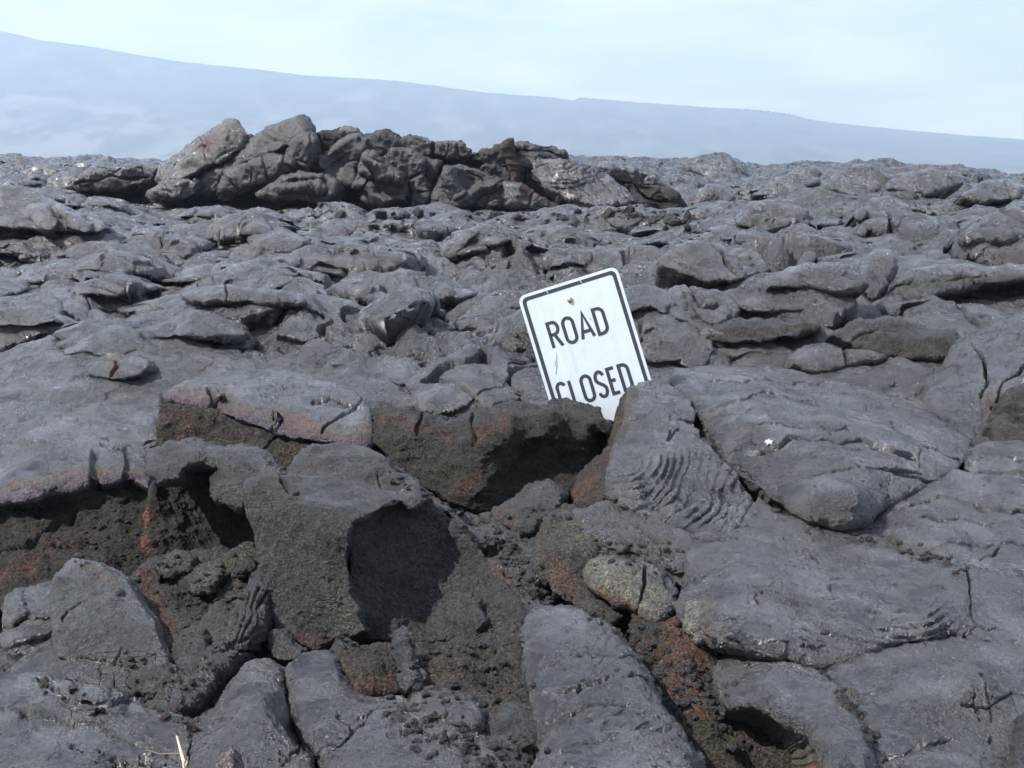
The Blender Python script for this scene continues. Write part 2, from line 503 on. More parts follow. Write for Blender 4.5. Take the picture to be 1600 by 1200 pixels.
def rbf(cp, X, Y):
    cp = np.asarray(cp, float); n = len(cp)
    S = 100.0
    P = cp[:, :2] / S
    r = np.hypot(P[:, None, 0] - P[None, :, 0], P[:, None, 1] - P[None, :, 1])
    A = np.zeros((n + 3, n + 3)); A[:n, :n] = r + np.eye(n) * -.02
    A[:n, n] = 1; A[:n, n + 1:] = P; A[n, :n] = 1; A[n + 1:, :n] = P.T
    b = np.zeros(n + 3); b[:n] = cp[:, 2]
    w = np.linalg.lstsq(A, b, rcond=None)[0]
    out = w[n] + w[n + 1] * X / S + w[n + 2] * Y / S
    for i in range(n):
        out = out + w[i] * np.hypot(X / S - P[i, 0], Y / S - P[i, 1])
    return out


def fract(pts, amp, seed, closed=True, step=6.0):
    pts = np.asarray(pts, float)
    n = len(pts); out = []
    for i in range(n if closed else n - 1):
        a, b = pts[i], pts[(i + 1) % n]
        L = math.hypot(*(b - a)[:2]); k = max(1, int(L / step))
        for j in range(k): out.append(a + (b - a) * j / k)
    if not closed: out.append(pts[-1])
    o = np.array(out)
    x = o[:, 0].astype(np.float32); y = o[:, 1].astype(np.float32)
    dx = n2(x / 23, y / 23, 3) * 1.0 + n2(x / 9, y / 9, 5) * .55
    dy = n2(x / 23, y / 23, 13) * 1.0 + n2(x / 9, y / 9, 15) * .55
    o[:, 0] += dx * amp; o[:, 1] += dy * amp
    return o


def chaikin(p, k=1):
    p = np.asarray(p, float)
    for _ in range(k):
        q = np.roll(p, -1, 0)
        p = np.stack([.75 * p + .25 * q, .25 * p + .75 * q], 1).reshape(-1, p.shape[1])
    return p


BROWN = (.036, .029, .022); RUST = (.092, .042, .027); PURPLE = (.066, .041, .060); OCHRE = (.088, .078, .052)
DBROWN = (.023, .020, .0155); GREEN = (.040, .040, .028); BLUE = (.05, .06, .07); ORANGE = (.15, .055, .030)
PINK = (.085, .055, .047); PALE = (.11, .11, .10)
SEED = [100]


def piece(name, label, cat, out, ctrl=(), edge=(14, .05), T=.35, kind='skin', smooth=0, cracks=(), rolls=(), ropes=(),
          tint=None, bands=(), step=1.8, jag=2.2, group=None, amp=1.0, back=(0, .8, -.6), strata=0, parent=None, folds=(), swells=()):
    SEED[0] += 7; sd = SEED[0]
    if kind == 'broken' and step > 1.4: step = 1.4
    if kind == 'broken': amp = min(amp, 1.25)
    def ext(q):
        x, y, D = q[:3]
        if x >= 1631: x = 1860
        if x <= -31: x = -260
        if y >= 1261: y = 1370; D = D * .93
        return (x, y, D)
    out = np.asarray([ext(q) for q in out], float)
    base_out = out.copy()
    if smooth: out = chaikin(out, smooth)
    dense = fract(out, jag, sd)
    x0, y0 = dense[:, :2].min(0) - step; x1, y1 = dense[:, :2].max(0) + step
    gx = np.arange(x0, x1 + step, step); gy = np.arange(y0, y1 + step, step)
    X, Y = np.meshgrid(gx, gy)
    ins = inside(X, Y, dense)
    cell = ins[:-1, :-1] & ins[1:, :-1] & ins[:-1, 1:] & ins[1:, 1:]
    # drop cells hanging by a corner
    used = np.zeros(X.shape, bool)
    used[:-1, :-1] |= cell; used[1:, :-1] |= cell; used[:-1, 1:] |= cell; used[1:, 1:] |= cell
    vid = -np.ones(X.shape, int); vid[used] = np.arange(used.sum())
    px = X[used]; py = Y[used]
    ci, cj = np.nonzero(cell)
    Q = np.stack([vid[ci, cj], vid[ci + 1, cj], vid[ci + 1, cj + 1], vid[ci, cj + 1]], 1)
    # boundary edges (those used by one cell)
    E = np.concatenate([Q[:, [0, 1]], Q[:, [1, 2]], Q[:, [2, 3]], Q[:, [3, 0]]])
    key = np.minimum(E[:, 0], E[:, 1]) * (len(px) + 1) + np.maximum(E[:, 0], E[:, 1])
    _, inv, cnt = np.unique(key, return_inverse=True, return_counts=True)
    BE = E[cnt[inv] == 1]
    bv = np.unique(BE)
    d, qx, qy = seg_dist(px, py, dense, True)
    mv = d[bv] < step * 1.8
    b2 = bv[mv]
    px[b2] = qx[b2]; py[b2] = qy[b2]; d[b2] = 0
    cps = list(map(tuple, base_out)) + [tuple(c) for c in ctrl]
    D = rbf(cps, px, py)
    w, r = edge
    t = 1 - np.clip(d / w, 0, 1)
    D = D + r * (1 - np.sqrt(np.maximum(1 - t * t, 0)))
    f32x, f32y = px.astype(np.float32), py.astype(np.float32)
    jx = px + 4.5 * n2(f32x / 19, f32y / 19, sd) + .5 * n2(f32x / 5, f32y / 5, sd + 1)
    jy = py + 4.5 * n2(f32x / 19, f32y / 19, sd + 2) + .5 * n2(f32x / 5, f32y / 5, sd + 3)
    for pl, rad, h in rolls:
        q, _, _ = seg_dist(jx, jy, pl)
        D = D - h * np.sqrt(np.maximum(1 - (q / rad) ** 2, 0)) * 1.0
    for pl, rad, hh in swells:
        q, _, _ = seg_dist(px, py, pl)
        D = D - hh * np.exp(-(q / rad) ** 2)
    for pl, wd, dp in folds:      # one side stands proud of the other: a step that fades away from the line
        pl = np.asarray(pl, float)
        q, ax, ay = seg_dist(jx, jy, pl)
        side = np.zeros(len(px)); dv = pl[-1] - pl[0]
        side = np.sign((jx - ax) * -dv[1] + (jy - ay) * dv[0])
        D = D + np.where(side > 0, -1, .0) * dp * np.exp(-(q / wd)) * np.clip(q / 2.5, 0, 1)
    P = unproj(px, py, D)
    for cx, cy, ra, rb, a0, a1, per, am, ec in ropes:
        dx, dy = px - cx, (py - cy) * ec
        rr = np.hypot(dx, dy) + 7 * n2(f32x / 60, f32y / 60, sd + 14) + 6 * n2(f32x / 40, f32y / 40, sd + 4)
        aa = np.degrees(np.arctan2(dy, dx))
        g = sstep(ra - per, ra + per, rr) * (1 - sstep(rb - per, rb + per, rr)) * sstep(a0, a0 + 18, aa) * (1 - sstep(a1 - 18, a1, aa))
        D2_ = am * g * (np.abs(np.sin(math.pi * rr / per)) ** .7) * np.clip(.95 + .7 * n2(f32x / 26, f32y / 26, sd + 6), .2, 1.5)
        P = P + D2_[:, None] * np.array([0, -.75, .66])
    N = vnormals(P, Q)
    flip = np.sign(-(N * (P - np.array([0, 0, CAM_Z]))).sum(1).mean())
    N = N * flip
    if flip < 0: Q = Q[:, ::-1]; BE = BE[:, ::-1]
    Pf = P.astype(np.float32)
    sc = max(1.0, P[:, 1].mean() / 6.0)
    def disp(Pf):
        if kind == 'skin':
            h = .032 * sc * fbm3(Pf, 3.0 / sc, 3, 11) + .010 * sc * fbm3(Pf, 9 / sc, 3, 45, .55, True) * (.6 + fbm3(Pf, 1.7, 2, 46)) + .005 * sc * fbm3(Pf, 16 / sc, 3, 12, .6, True) + .0035 * fbm3(Pf, 34, 2, 42, .6, True) * (.5 + .5 * fbm3(Pf, 3, 2, 43)) + .0028 * fbm3(Pf, 75, 2, 13)
            cl = fbm3(Pf, 2.4 / sc, 4, 48, .5, False, (1, 2.4, 2.4))
            h = h - .020 * sc * np.clip(1 - np.abs(cl) / .016, 0, 1) * sstep(0., .25, fbm3(Pf, 2.2, 2, 49))
            h = h + .006 * sc * sstep(.1, .4, fbm3(Pf, 1.9, 2, 50)) * fbm3(Pf, 13 / sc, 3, 51, .6, True, (1, 3, 3))
        elif kind == 'rough':
            h = .030 * sc * fbm3(Pf, 4.5 / sc, 4, 14, .55, True) + .008 * sc * fbm3(Pf, 24 / sc, 3, 15, .6, True) + .006 * fbm3(Pf, 85, 2, 16)
        elif kind == 'fold':
            q = Pf + .25 * np.stack([fbm3(Pf, 1.1, 2, 31), fbm3(Pf, 1.1, 2, 32), fbm3(Pf, 1.1, 2, 33)], 1)
            F1, F2, ID = worley3(q, .62, 35)
            h = .05 * fbm3(q, .8, 3, 34, .5, True) + .03 * ID - .05 * (1 - sstep(0, .04, F2 - F1)) + .05 * fbm3(Pf, 3.2, 3, 36, .6, True) + .014 * fbm3(Pf, 14, 3, 37) + .16 * (worley3(q, 1.25, 47)[0] - .5)
        else:   # broken: planar spalls of two sizes with crisp steps between them
            q = Pf + (.035 * sc) * np.stack([fbm3(Pf, 7 / sc, 3, 17), fbm3(Pf, 7 / sc, 3, 18), fbm3(Pf, 7 / sc, 3, 19)], 1)
            A1, A2, _i = worley3(q, 4.2 / sc, 20)
            B1, B2, _i = worley3(q, 12 / sc, 40)
            h = .075 * sc * (A1 - .5) + .024 * sc * (B1 - .5) * (1 + fbm3(Pf, 3 / sc, 2, 44)) + .007 * sc * fbm3(Pf, 34 / sc, 3, 22, .65, True) + .003 * fbm3(Pf, 95, 2, 23)
        if strata:
            zz = Pf[:, 2] + .15 * fbm3(Pf, 2.0, 2, 24)
            h = h + strata * np.abs(n2(zz * 26, zz * 0 + 4.0, 25))
        return h * amp
    h = disp(Pf)
    for pl, wd, dp in cracks:
        q, _, _ = seg_dist(jx, jy, pl)
        v = np.clip(.65 + .6 * n2(f32x / 30, f32y / 30, sd + 9), .15, 1.1)
        h = h - dp * v * np.clip(1.25 - q / (wd * .85 * (.35 + .7 * v)), 0, 1)
    P = P + N * h[:, None]
    # sides and back
    cen = P[bv].mean(0)
    bk = np.array(back, float); bk /= np.linalg.norm(bk)
    nb = len(bv); loc = -np.ones(len(px), int); loc[bv] = np.arange(nb)
    Vs = [P]; rings = [bv]; off = len(P)
    for tt, ss in ((.06, -.004), (.2, .0), (.45, .04), (.75, .12), (1.0, .35)):
        R = P[bv] + bk * T * tt + (cen - P[bv]) * ss
        R = R + (disp((R + 3).astype(np.float32)) * .9)[:, None] * np.array([.6, 0, .6])
        Vs.append(R); rings.append(np.arange(off, off + nb)); off += nb
    Vs.append((cen + bk * T * 1.0)[None]); ce = off
    V = np.concatenate(Vs)
    a, b = loc[BE[:, 0]], loc[BE[:, 1]]
    Qs = [Q]
    for k in range(len(rings) - 1):
        Qs.append(np.stack([rings[k][b], rings[k][a], rings[k + 1][a], rings[k + 1][b]], 1))
    Tr = np.stack([rings[-1][b], rings[-1][a], np.full(len(a), ce)], 1)
    # tint
    tn = np.zeros((len(V), 4), np.float32)
    if tint is not None:
        tn[:, :3] = tint[:3]; tn[:, 3] = tint[3] if len(tint) > 3 else .85
    n0 = len(px)
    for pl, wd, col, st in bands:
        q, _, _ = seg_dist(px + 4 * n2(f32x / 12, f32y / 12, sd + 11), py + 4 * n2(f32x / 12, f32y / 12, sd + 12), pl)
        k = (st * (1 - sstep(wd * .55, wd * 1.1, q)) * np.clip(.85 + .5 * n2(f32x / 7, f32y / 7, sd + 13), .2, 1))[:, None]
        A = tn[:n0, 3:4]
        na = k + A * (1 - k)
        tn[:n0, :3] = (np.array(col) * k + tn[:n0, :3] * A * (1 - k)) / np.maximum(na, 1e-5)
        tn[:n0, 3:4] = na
    # carry rim colours round the sides
    for k in range(1, len(rings)): tn[rings[k]] = tn[bv]
    o0 = np.array([cen[0], cen[1], V[:, 2].min()])
    mat = M_skin if kind in ('skin', 'fold') else M_rough
    me = mesh_from(name, V - o0, (np.concatenate(Qs), Tr), tn, True, mat)
    return link(name, me, label, cat, group, 'thing', parent, o0)
# ------------------------------------------------------------------ foreground, right
piece("lava_mound", "large smooth cracked grey lava dome beside the road sign, marked by a white fleck", "lava mound",
      [(1050, 606, 6.7), (1046, 582, 7.0), (1062, 571, 7.2), (1140, 571, 7.5), (1215, 574, 7.7), (1290, 587, 7.6), (1375, 612, 7.3), (1440, 638, 6.9),
       (1490, 668, 6.5), (1522, 698, 6.1), (1510, 728, 5.75), (1450, 765, 5.35), (1395, 792, 5.1), (1345, 828, 4.85), (1290, 826, 4.85), (1220, 795, 5.05),
       (1165, 748, 5.45), (1128, 712, 5.75), (1100, 668, 6.15), (1078, 630, 6.45)],
      [(1200, 650, 6.15), (1300, 660, 6.0), (1400, 700, 5.7), (1250, 740, 5.3), (1330, 770, 5.05), (1150, 620, 6.45)],
      edge=(24, .13), T=.7, smooth=1, jag=1.4, step=1.3, swells=[([(1180, 640), (1360, 670)], 60, .20), ([(1290, 765), (1330, 775)], 42, .15), ([(1450, 700)], 40, .10)],
      cracks=[([(1110, 597), (1180, 597), (1250, 600), (1300, 604), (1335, 600)], 1.9, 0.085), ([(1105, 646), (1150, 625), (1195, 618), (1250, 628), (1300, 640)], 1.9, 0.085),
              ([(1170, 712), (1210, 700), (1245, 684), (1300, 686), (1350, 690), (1400, 705), (1430, 717)], 5.0, .20),
              ([(1180, 666), (1250, 662), (1320, 668)], 1.7, 0.057), ([(1335, 725), (1400, 735), (1440, 742)], 2.1, 0.076), ([(1395, 738), (1470, 760)], 2.1, 0.095),
              ([(1390, 660), (1410, 690), (1435, 700), (1437, 730)], 1.7, 0.057), ([(1250, 742), (1300, 735), (1330, 733)], 1.7, 0.048),
              ([(1440, 700), (1480, 712), (1500, 720)], 1.7, 0.076), ([(1120, 650), (1180, 640)], 1.7, 0.038)],
      rolls=[([(1345, 622), (1352, 632)], 26, .06), ([(1300, 790), (1340, 812)], 45, .05)])
piece("rope_lava_slab", "grey lava slab with curved rope folds between the road sign and the cracked dome", "lava slab",
      [(985, 612, 6.32), (1010, 602, 6.5), (1050, 606, 6.65), (1085, 634, 6.4), (1105, 685, 6.0), (1150, 742, 5.5), (1215, 798, 5.05), (1300, 838, 4.78), (1200, 852, 4.7),
       (1080, 840, 4.72), (1000, 812, 4.85), (950, 775, 5.05), (946, 735, 5.3), (962, 690, 5.7), (978, 650, 6.0)],
      [(1040, 680, 5.85), (1020, 740, 5.25), (1100, 780, 5.1), (1050, 640, 6.3)],
      edge=(10, .05), T=.5, jag=1.6, step=1.3, swells=[([(1030, 650), (1060, 700)], 35, .10), ([(985, 760)], 34, .07)], cracks=[([(1065, 668), (1045, 685), (1052, 672)], 1.7, 0.057), ([(1085, 634), (1106, 690), (1150, 742), (1190, 780)], 6.0, 0.190), ([(1048, 655), (1090, 657)], 1.7, 0.038)],
      ropes=[(962, 718, 26, 122, -14, 140, 11.5, .032, 1.08), (955, 705, 128, 245, -2, 68, 16, .034, 1.0)],
      bands=[([(985, 612), (965, 680)], 14, BROWN, .8)])
piece("broken_slab_edge", "narrow reddish brown broken edge between the dark ledge and the rope-folded slab", "lava slab",
      [(984, 613, 6.28), (996, 640, 6.15), (978, 690, 5.72), (954, 730, 5.36), (944, 790, 5.05), (900, 792, 5.2), (895, 775, 5.4), (905, 745, 5.6), (938, 715, 5.85), (955, 672, 6.2), (966, 640, 6.35)],
      edge=(8, .05), kind='broken', tint=BROWN + (.9,), bands=[([(985, 650), (965, 690)], 12, RUST, .7), ([(930, 750), (905, 775)], 10, RUST, .5)], jag=3)
piece("lava_slope", "broad smooth lava slope right of centre running down from the rope folds", "lava slab",
      [(1050, 826, 4.86), (1150, 822, 4.92), (1260, 826, 4.9), (1340, 822, 4.98), (1430, 862, 4.62), (1520, 890, 4.38), (1630, 920, 4.2), (1630, 1030, 3.65), (1560, 1022, 3.68), (1480, 1000, 3.75), (1400, 1012, 3.6),
       (1280, 1045, 3.42), (1180, 1030, 3.5), (1110, 1012, 3.62), (1070, 985, 3.75), (1052, 945, 3.95), (1070, 900, 4.2)],
      [(1200, 930, 3.95), (1350, 950, 3.85), (1500, 950, 3.9), (1150, 880, 4.25), (1130, 960, 3.75)],
      edge=(18, .09), T=.6, jag=1.8, step=1.4, swells=[([(1150, 890), (1330, 920)], 55, .15), ([(1450, 955)], 45, .10), ([(1140, 985), (1240, 1005)], 30, .08)],
      cracks=[([(1255, 985), (1300, 995), (1350, 1005)], 2.1, 0.057), ([(1270, 1052), (1330, 1038), (1420, 1030), (1480, 1033)], 2.5, 0.095), ([(1270, 870), (1280, 882)], 2.5, 0.057),
              ([(1510, 890), (1518, 950), (1530, 975), (1560, 985)], 2.5, 0.095), ([(1530, 975), (1500, 1005)], 1.7, 0.057), ([(1000, 800), (1080, 850), (1180, 845)], 2.5, 0.076), ([(1300, 905), (1312, 908)], 3.4, 0.057),
              ([(1400, 912), (1470, 915), (1500, 925)], 1.7, 0.038), ([(1180, 1000), (1260, 1012), (1360, 1026)], 1.9, 0.057)],
      ropes=[(1400, 800, 130, 235, 55, 115, 14, .022, 1.0)], rolls=[([(1130, 960), (1180, 990)], 55, .04)],
      bands=[([(1095, 955), (1105, 985), (1090, 1000)], 24, OCHRE, .55), ([(1100, 1000), (1075, 1015)], 16, RUST, .5)])
piece("lava_plate", "flat lava plate at the right edge beside the cracked dome", "lava slab",
      [(1330, 838, 4.92), (1385, 790, 5.16), (1440, 762, 5.4), (1484, 732, 5.7), (1540, 745, 5.6), (1632, 762, 5.5), (1632, 935, 4.25), (1520, 905, 4.36), (1430, 885, 4.5), (1380, 862, 4.7)],
      [(1520, 820, 4.95), (1440, 830, 4.82)], edge=(6, .02), T=.5, jag=1.6, step=1.4,
      cracks=[([(1395, 795), (1470, 780), (1520, 790), (1600, 802)], 2.5, 0.095), ([(1395, 815), (1450, 808), (1500, 815), (1560, 822)], 2.1, 0.057), ([(1420, 872), (1480, 852), (1560, 855), (1620, 850)], 1.7, 0.057),
              ([(1520, 892), (1560, 905), (1610, 915)], 2.0, 0.095), ([(1560, 860), (1530, 880)], 1.7, 0.038)],
      rolls=[([(1430, 845), (1475, 860)], 40, .06)], bands=[([(1350, 843), (1400, 852)], 9, BROWN, .8), ([(1440, 850), (1470, 868)], 22, PALE, .3), ([(1400, 870), (1450, 885)], 8, PALE, .5)])
piece("lava_lobe", "small flat lobes beyond the flat plate at the right edge", "lava lobe",
      [(1500, 730, 5.75), (1515, 705, 6.0), (1560, 690, 6.2), (1632, 690, 6.25), (1632, 775, 5.4), (1570, 758, 5.55), (1530, 748, 5.6)],
      [(1570, 715, 5.9)], edge=(10, .05), smooth=1, cracks=[([(1515, 722), (1560, 715), (1632, 730)], 3.4, 0.133), ([(1530, 740), (1580, 742), (1632, 756)], 2.5, 0.095)])
piece("lava_lobe", "grey folded lobe between the rope folds and the yellowish roll", "lava lobe",
      [(900, 800, 4.95), (950, 782, 5.05), (1020, 800, 4.95), (1075, 830, 4.75), (1090, 870, 4.5), (1075, 930, 4.2), (1040, 900, 4.3), (980, 875, 4.42), (915, 865, 4.5)],
      [(1000, 840, 4.6)], edge=(8, .04), T=.5, step=1.4, rolls=[([(930, 820), (1000, 835), (1060, 870)], 30, .06)],
      cracks=[([(925, 852), (975, 845), (1000, 860), (1060, 862)], 4, .12), ([(985, 822), (1010, 840), (1050, 850)], 2.5, .07)], tint=(.05, .05, .045, .4))
piece("lava_roll", "short yellowish glassy roll pointing down right above the rust red gully", "lava roll",
      [(905, 885, 4.35), (925, 862, 4.42), (985, 868, 4.35), (1035, 885, 4.22), (1062, 915, 4.08), (1060, 950, 3.92), (1032, 975, 3.82), (1000, 962, 3.88), (945, 935, 4.05), (912, 912, 4.2)],
      [(980, 905, 4.1)], edge=(26, .12), T=.3, smooth=1, step=1.4, cracks=[([(1005, 890), (1000, 960)], 3, .07), ([(1020, 878), (1040, 900), (1058, 930)], 4, .08)],
      bands=[([(930, 890), (1000, 920), (1020, 950)], 32, (.10, .092, .062), .75), ([(940, 925), (1000, 955)], 10, RUST, .6)])
piece("lava_block", "rough brownish column of lava left of the yellowish roll", "lava block",
      [(830, 850, 4.7), (850, 812, 4.9), (880, 790, 5.05), (925, 790, 5.05), (935, 850, 4.6), (920, 905, 4.35), (940, 940, 4.15), (985, 965, 4.02), (960, 975, 3.98), (900, 950, 4.12), (862, 930, 4.25), (840, 900, 4.45)],
      [(880, 860, 4.5)], edge=(12, .07), kind='broken', T=.5, tint=(.05, .043, .034, .7), bands=[([(870, 890), (890, 930)], 20, RUST, .4), ([(890, 830), (915, 860)], 22, OCHRE, .4)])
piece("lava_stone", "pale yellowish crusted knob at the lower left corner of the broad slope", "stone",
      [(1068, 945, 3.85), (1090, 932, 3.9), (1115, 945, 3.84), (1118, 970, 3.74), (1100, 985, 3.68), (1108, 1000, 3.62), (1088, 1008, 3.6), (1072, 985, 3.68)],
      edge=(12, .05), T=.2, step=1.3, tint=(.10, .10, .075, .8))
piece("lava_tube", "thick round lava roll with crosswise cracks at the bottom centre of the picture", "lava roll",
      [(818, 1000, 3.5), (830, 960, 3.72), (880, 950, 3.78), (935, 966, 3.68), (980, 1000, 3.48), (1012, 1060, 3.17), (1050, 1130, 2.88), (1095, 1215, 2.6), (1105, 1260, 2.5), (825, 1260, 2.48), (838, 1150, 2.85), (828, 1080, 3.12)],
      [(895, 1010, 3.38), (915, 1080, 3.05), (945, 1160, 2.75), (960, 1230, 2.5)], edge=(44, .17), smooth=1, T=.5, jag=1.6, amp=1.1,
      cracks=[([(835, 1060), (870, 1035), (930, 1032), (990, 1030)], 1.9, 0.057), ([(825, 1085), (900, 1075), (960, 1062), (1010, 1070)], 2.5, 0.067), ([(850, 1130), (920, 1105), (975, 1112)], 3.0, 0.076), ([(880, 1175), (960, 1160), (1030, 1150)], 2.5, 0.057)],
      ropes=[(850, 900, 60, 360, 20, 140, 17, .006, 1.0)])
piece("rust_gully", "rust red rubbly gully between the cracked roll and the smooth slope", "lava rubble",
      [(985, 960, 4.0), (1060, 955, 3.98), (1112, 1008, 3.72), (1125, 1050, 3.6), (1150, 1100, 3.4), (1260, 1115, 3.3), (1330, 1150, 3.15), (1380, 1265, 2.85), (1060, 1265, 2.85), (1045, 1150, 3.2), (1005, 1060, 3.55)],
      [(1080, 1040, 3.5), (1180, 1200, 3.15)], edge=(10, .06), kind='broken', T=.4, amp=1.5, tint=BROWN + (.85,),
      bands=[([(1050, 990), (1080, 1040), (1060, 1090), (1100, 1110)], 26, RUST, .65), ([(1270, 1130), (1330, 1200)], 14, ORANGE, .7), ([(1020, 1010), (1035, 1020)], 9, ORANGE, .6), ([(1090, 1060), (1060, 1100)], 14, PINK, .6)])
piece("lava_roll", "low rounded lava roll with a rust red underside at the bottom right", "lava roll",
      [(1108, 1048, 3.46), (1140, 1028, 3.56), (1200, 1025, 3.54), (1270, 1046, 3.38), (1330, 1100, 3.06), (1366, 1160, 2.8), (1372, 1262, 2.5), (1305, 1262, 2.5), (1285, 1190, 2.72), (1240, 1140, 2.95), (1190, 1115, 3.06), (1125, 1112, 3.12)],
      [(1200, 1075, 3.12), (1290, 1120, 2.88), (1330, 1190, 2.62)], edge=(24, .13), smooth=1, T=.25, jag=1.6,
      bands=[([(1120, 1110), (1190, 1115), (1240, 1140), (1290, 1200)], 14, OCHRE, .5), ([(1190, 1122), (1235, 1146), (1280, 1205)], 8, ORANGE, .6), ([(1115, 1060), (1120, 1100)], 14, OCHRE, .4)])
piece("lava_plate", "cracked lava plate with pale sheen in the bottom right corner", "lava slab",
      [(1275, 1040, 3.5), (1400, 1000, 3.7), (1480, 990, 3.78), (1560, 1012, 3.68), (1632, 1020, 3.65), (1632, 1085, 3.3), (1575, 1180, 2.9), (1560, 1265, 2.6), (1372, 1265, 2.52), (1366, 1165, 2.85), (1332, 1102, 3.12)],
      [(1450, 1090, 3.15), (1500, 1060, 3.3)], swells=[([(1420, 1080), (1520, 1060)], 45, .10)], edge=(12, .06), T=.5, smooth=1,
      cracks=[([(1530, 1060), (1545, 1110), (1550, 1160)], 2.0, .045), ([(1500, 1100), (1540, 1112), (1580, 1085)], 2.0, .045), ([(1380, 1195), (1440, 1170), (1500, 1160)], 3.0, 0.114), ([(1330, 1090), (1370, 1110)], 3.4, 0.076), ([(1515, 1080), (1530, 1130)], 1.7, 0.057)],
      bands=[([(1500, 1070), (1560, 1130)], 38, PALE, .35)])  # the plate's pale sheen is painted into its colour
piece("lava_lobe", "dark lobe cut by the right edge in the bottom right corner of the picture", "lava lobe",
      [(1580, 1180, 2.85), (1600, 1110, 3.1), (1632, 1060, 3.35), (1632, 1265, 2.5), (1560, 1265, 2.5)], edge=(12, .08), smooth=1, kind='rough')
piece("lava_lobe", "low dark lobe on the bottom edge in front of the pale cracked plate", "lava lobe",
      [(1350, 1265, 2.42), (1400, 1200, 2.66), (1450, 1180, 2.73), (1520, 1185, 2.7), (1570, 1215, 2.6), (1600, 1265, 2.42)], edge=(20, .1), smooth=1, T=.2)

# behind the dome on the right
piece("lava_mound", "steep folded lava swell rising at the right edge of the picture", "lava mound",
      [(1632, 478, 7.9), (1600, 486, 7.9), (1555, 500, 7.9), (1495, 530, 7.8), (1474, 568, 7.6), (1435, 605, 7.4), (1455, 645, 7.0), (1510, 690, 6.55), (1540, 705, 6.4), (1632, 705, 6.4)],
      [(1540, 590, 7.2), (1580, 540, 7.5)], edge=(14, .1), T=1., cracks=[([(1515, 535), (1535, 560), (1545, 600), (1530, 620)], 3.4, 0.171), ([(1550, 640), (1570, 600), (1632, 550)], 2.5, 0.114)],
      ropes=[(1660, 620, 60, 160, 150, 210, 15, .02, .8)], bands=[([(1550, 640), (1545, 690), (1632, 690)], 26, BROWN, .7), ([(1545, 625), (1548, 690)], 10, PINK, .6)])
piece("broken_slab", "brown broken lava block under the swell at the right edge", "lava block",
      [(1550, 702, 6.3), (1552, 650, 6.55), (1580, 600, 6.85), (1632, 550, 7.2), (1632, 712, 6.2)], [(1590, 660, 6.4)], edge=(8, .05), kind='broken', tint=BROWN + (.4,),
      bands=[([(1555, 640), (1632, 655)], 12, DBROWN, .9)])
piece("lava_mound", "low smooth lava dome beyond the big cracked one beside the right-hand swell", "lava mound",
      [(1270, 600, 7.75), (1290, 573, 8.0), (1360, 560, 8.2), (1460, 558, 8.2), (1500, 590, 7.9), (1490, 650, 7.1), (1440, 660, 7.0), (1350, 630, 7.3)],
      [(1400, 600, 7.7)], edge=(16, .1), T=.7, smooth=1, cracks=[([(1340, 600), (1400, 610), (1470, 600)], 1.7, 0.057), ([(1380, 630), (1430, 625)], 1.7, 0.076)])

# ------------------------------------------------------------------ foreground, the ledge and the domes left of the sign
piece("broken_ledge", "long broken lava ledge with a dark brown face, the sign sticks up behind it", "lava ledge",
      [(580, 640, 6.45), (592, 630, 6.6), (640, 634, 6.6), (662, 645, 6.6), (700, 655, 6.55), (750, 636, 6.6), (800, 632, 6.7), (870, 625, 6.75), (925, 640, 6.6), (970, 668, 6.4), (968, 695, 6.25),
       (935, 728, 6.1), (908, 755, 6.0), (872, 788, 5.85), (800, 806, 5.75), (740, 802, 5.7), (700, 782, 5.75), (655, 756, 5.85), (610, 720, 5.95), (582, 690, 6.05)],
      [(600, 650, 6.15), (650, 660, 6.1), (700, 688, 6.05), (738, 668, 6.0), (800, 650, 6.0), (860, 647, 6.05), (925, 662, 6.05), (945, 675, 6.05),
       (640, 700, 6.0), (700, 740, 5.85), (770, 690, 5.82), (745, 770, 5.66), (820, 710, 6.05), (880, 720, 6.1), (820, 770, 5.9), (940, 700, 6.25)],
      edge=(6, .04), T=.6, kind='broken', jag=2.6, tint=DBROWN + (.85,), strata=.012, amp=.9,
      cracks=[([(738, 655), (740, 700)], 3.4, 0.133), ([(662, 645), (655, 680)], 3.4, 0.095), ([(925, 668), (955, 700)], 10.2, 0.266)],
      bands=[([(590, 636), (660, 650), (700, 664), (750, 642), (870, 630), (925, 642), (962, 665)], 12, (0.048, 0.049, 0.052), 1.0),
             ([(600, 655), (640, 662), (700, 690)], 10, RUST, .45), ([(750, 680), (790, 662)], 14, RUST, .45), ([(750, 740), (700, 780)], 9, RUST, .45), ([(620, 700), (700, 730)], 30, GREEN, .5)])
piece("lava_dome", "smooth left dome with a purple heat-stained lip over a brown broken face", "lava mound",
      [(246, 625, 6.2), (275, 600, 6.75), (330, 584, 7.2), (400, 577, 7.45), (470, 580, 7.4), (530, 598, 7.05), (575, 630, 6.6), (586, 660, 6.25), (586, 708, 5.95), (550, 712, 5.9), (505, 695, 5.95), (450, 690, 5.98), (400, 672, 6.05), (340, 648, 6.15), (300, 636, 6.2)],
      [(400, 620, 6.45), (500, 650, 6.15), (330, 612, 6.5)], edge=(30, .17), T=.5, smooth=1, jag=1.6,
      cracks=[([(330, 612), (335, 650)], 6.0, 0.152), ([(445, 655), (425, 672), (400, 680)], 6.8, 0.171), ([(565, 628), (520, 655), (505, 675)], 2.1, 0.095), ([(490, 632), (530, 625), (570, 640)], 2.5, 0.095)],
      bands=[([(280, 618), (340, 625), (400, 648), (450, 655), (500, 672), (550, 680), (580, 680)], 17, (0.09, 0.053, 0.036), .75), ([(255, 632), (330, 650), (400, 672), (450, 685), (505, 705), (570, 705)], 20, PURPLE, .95)])
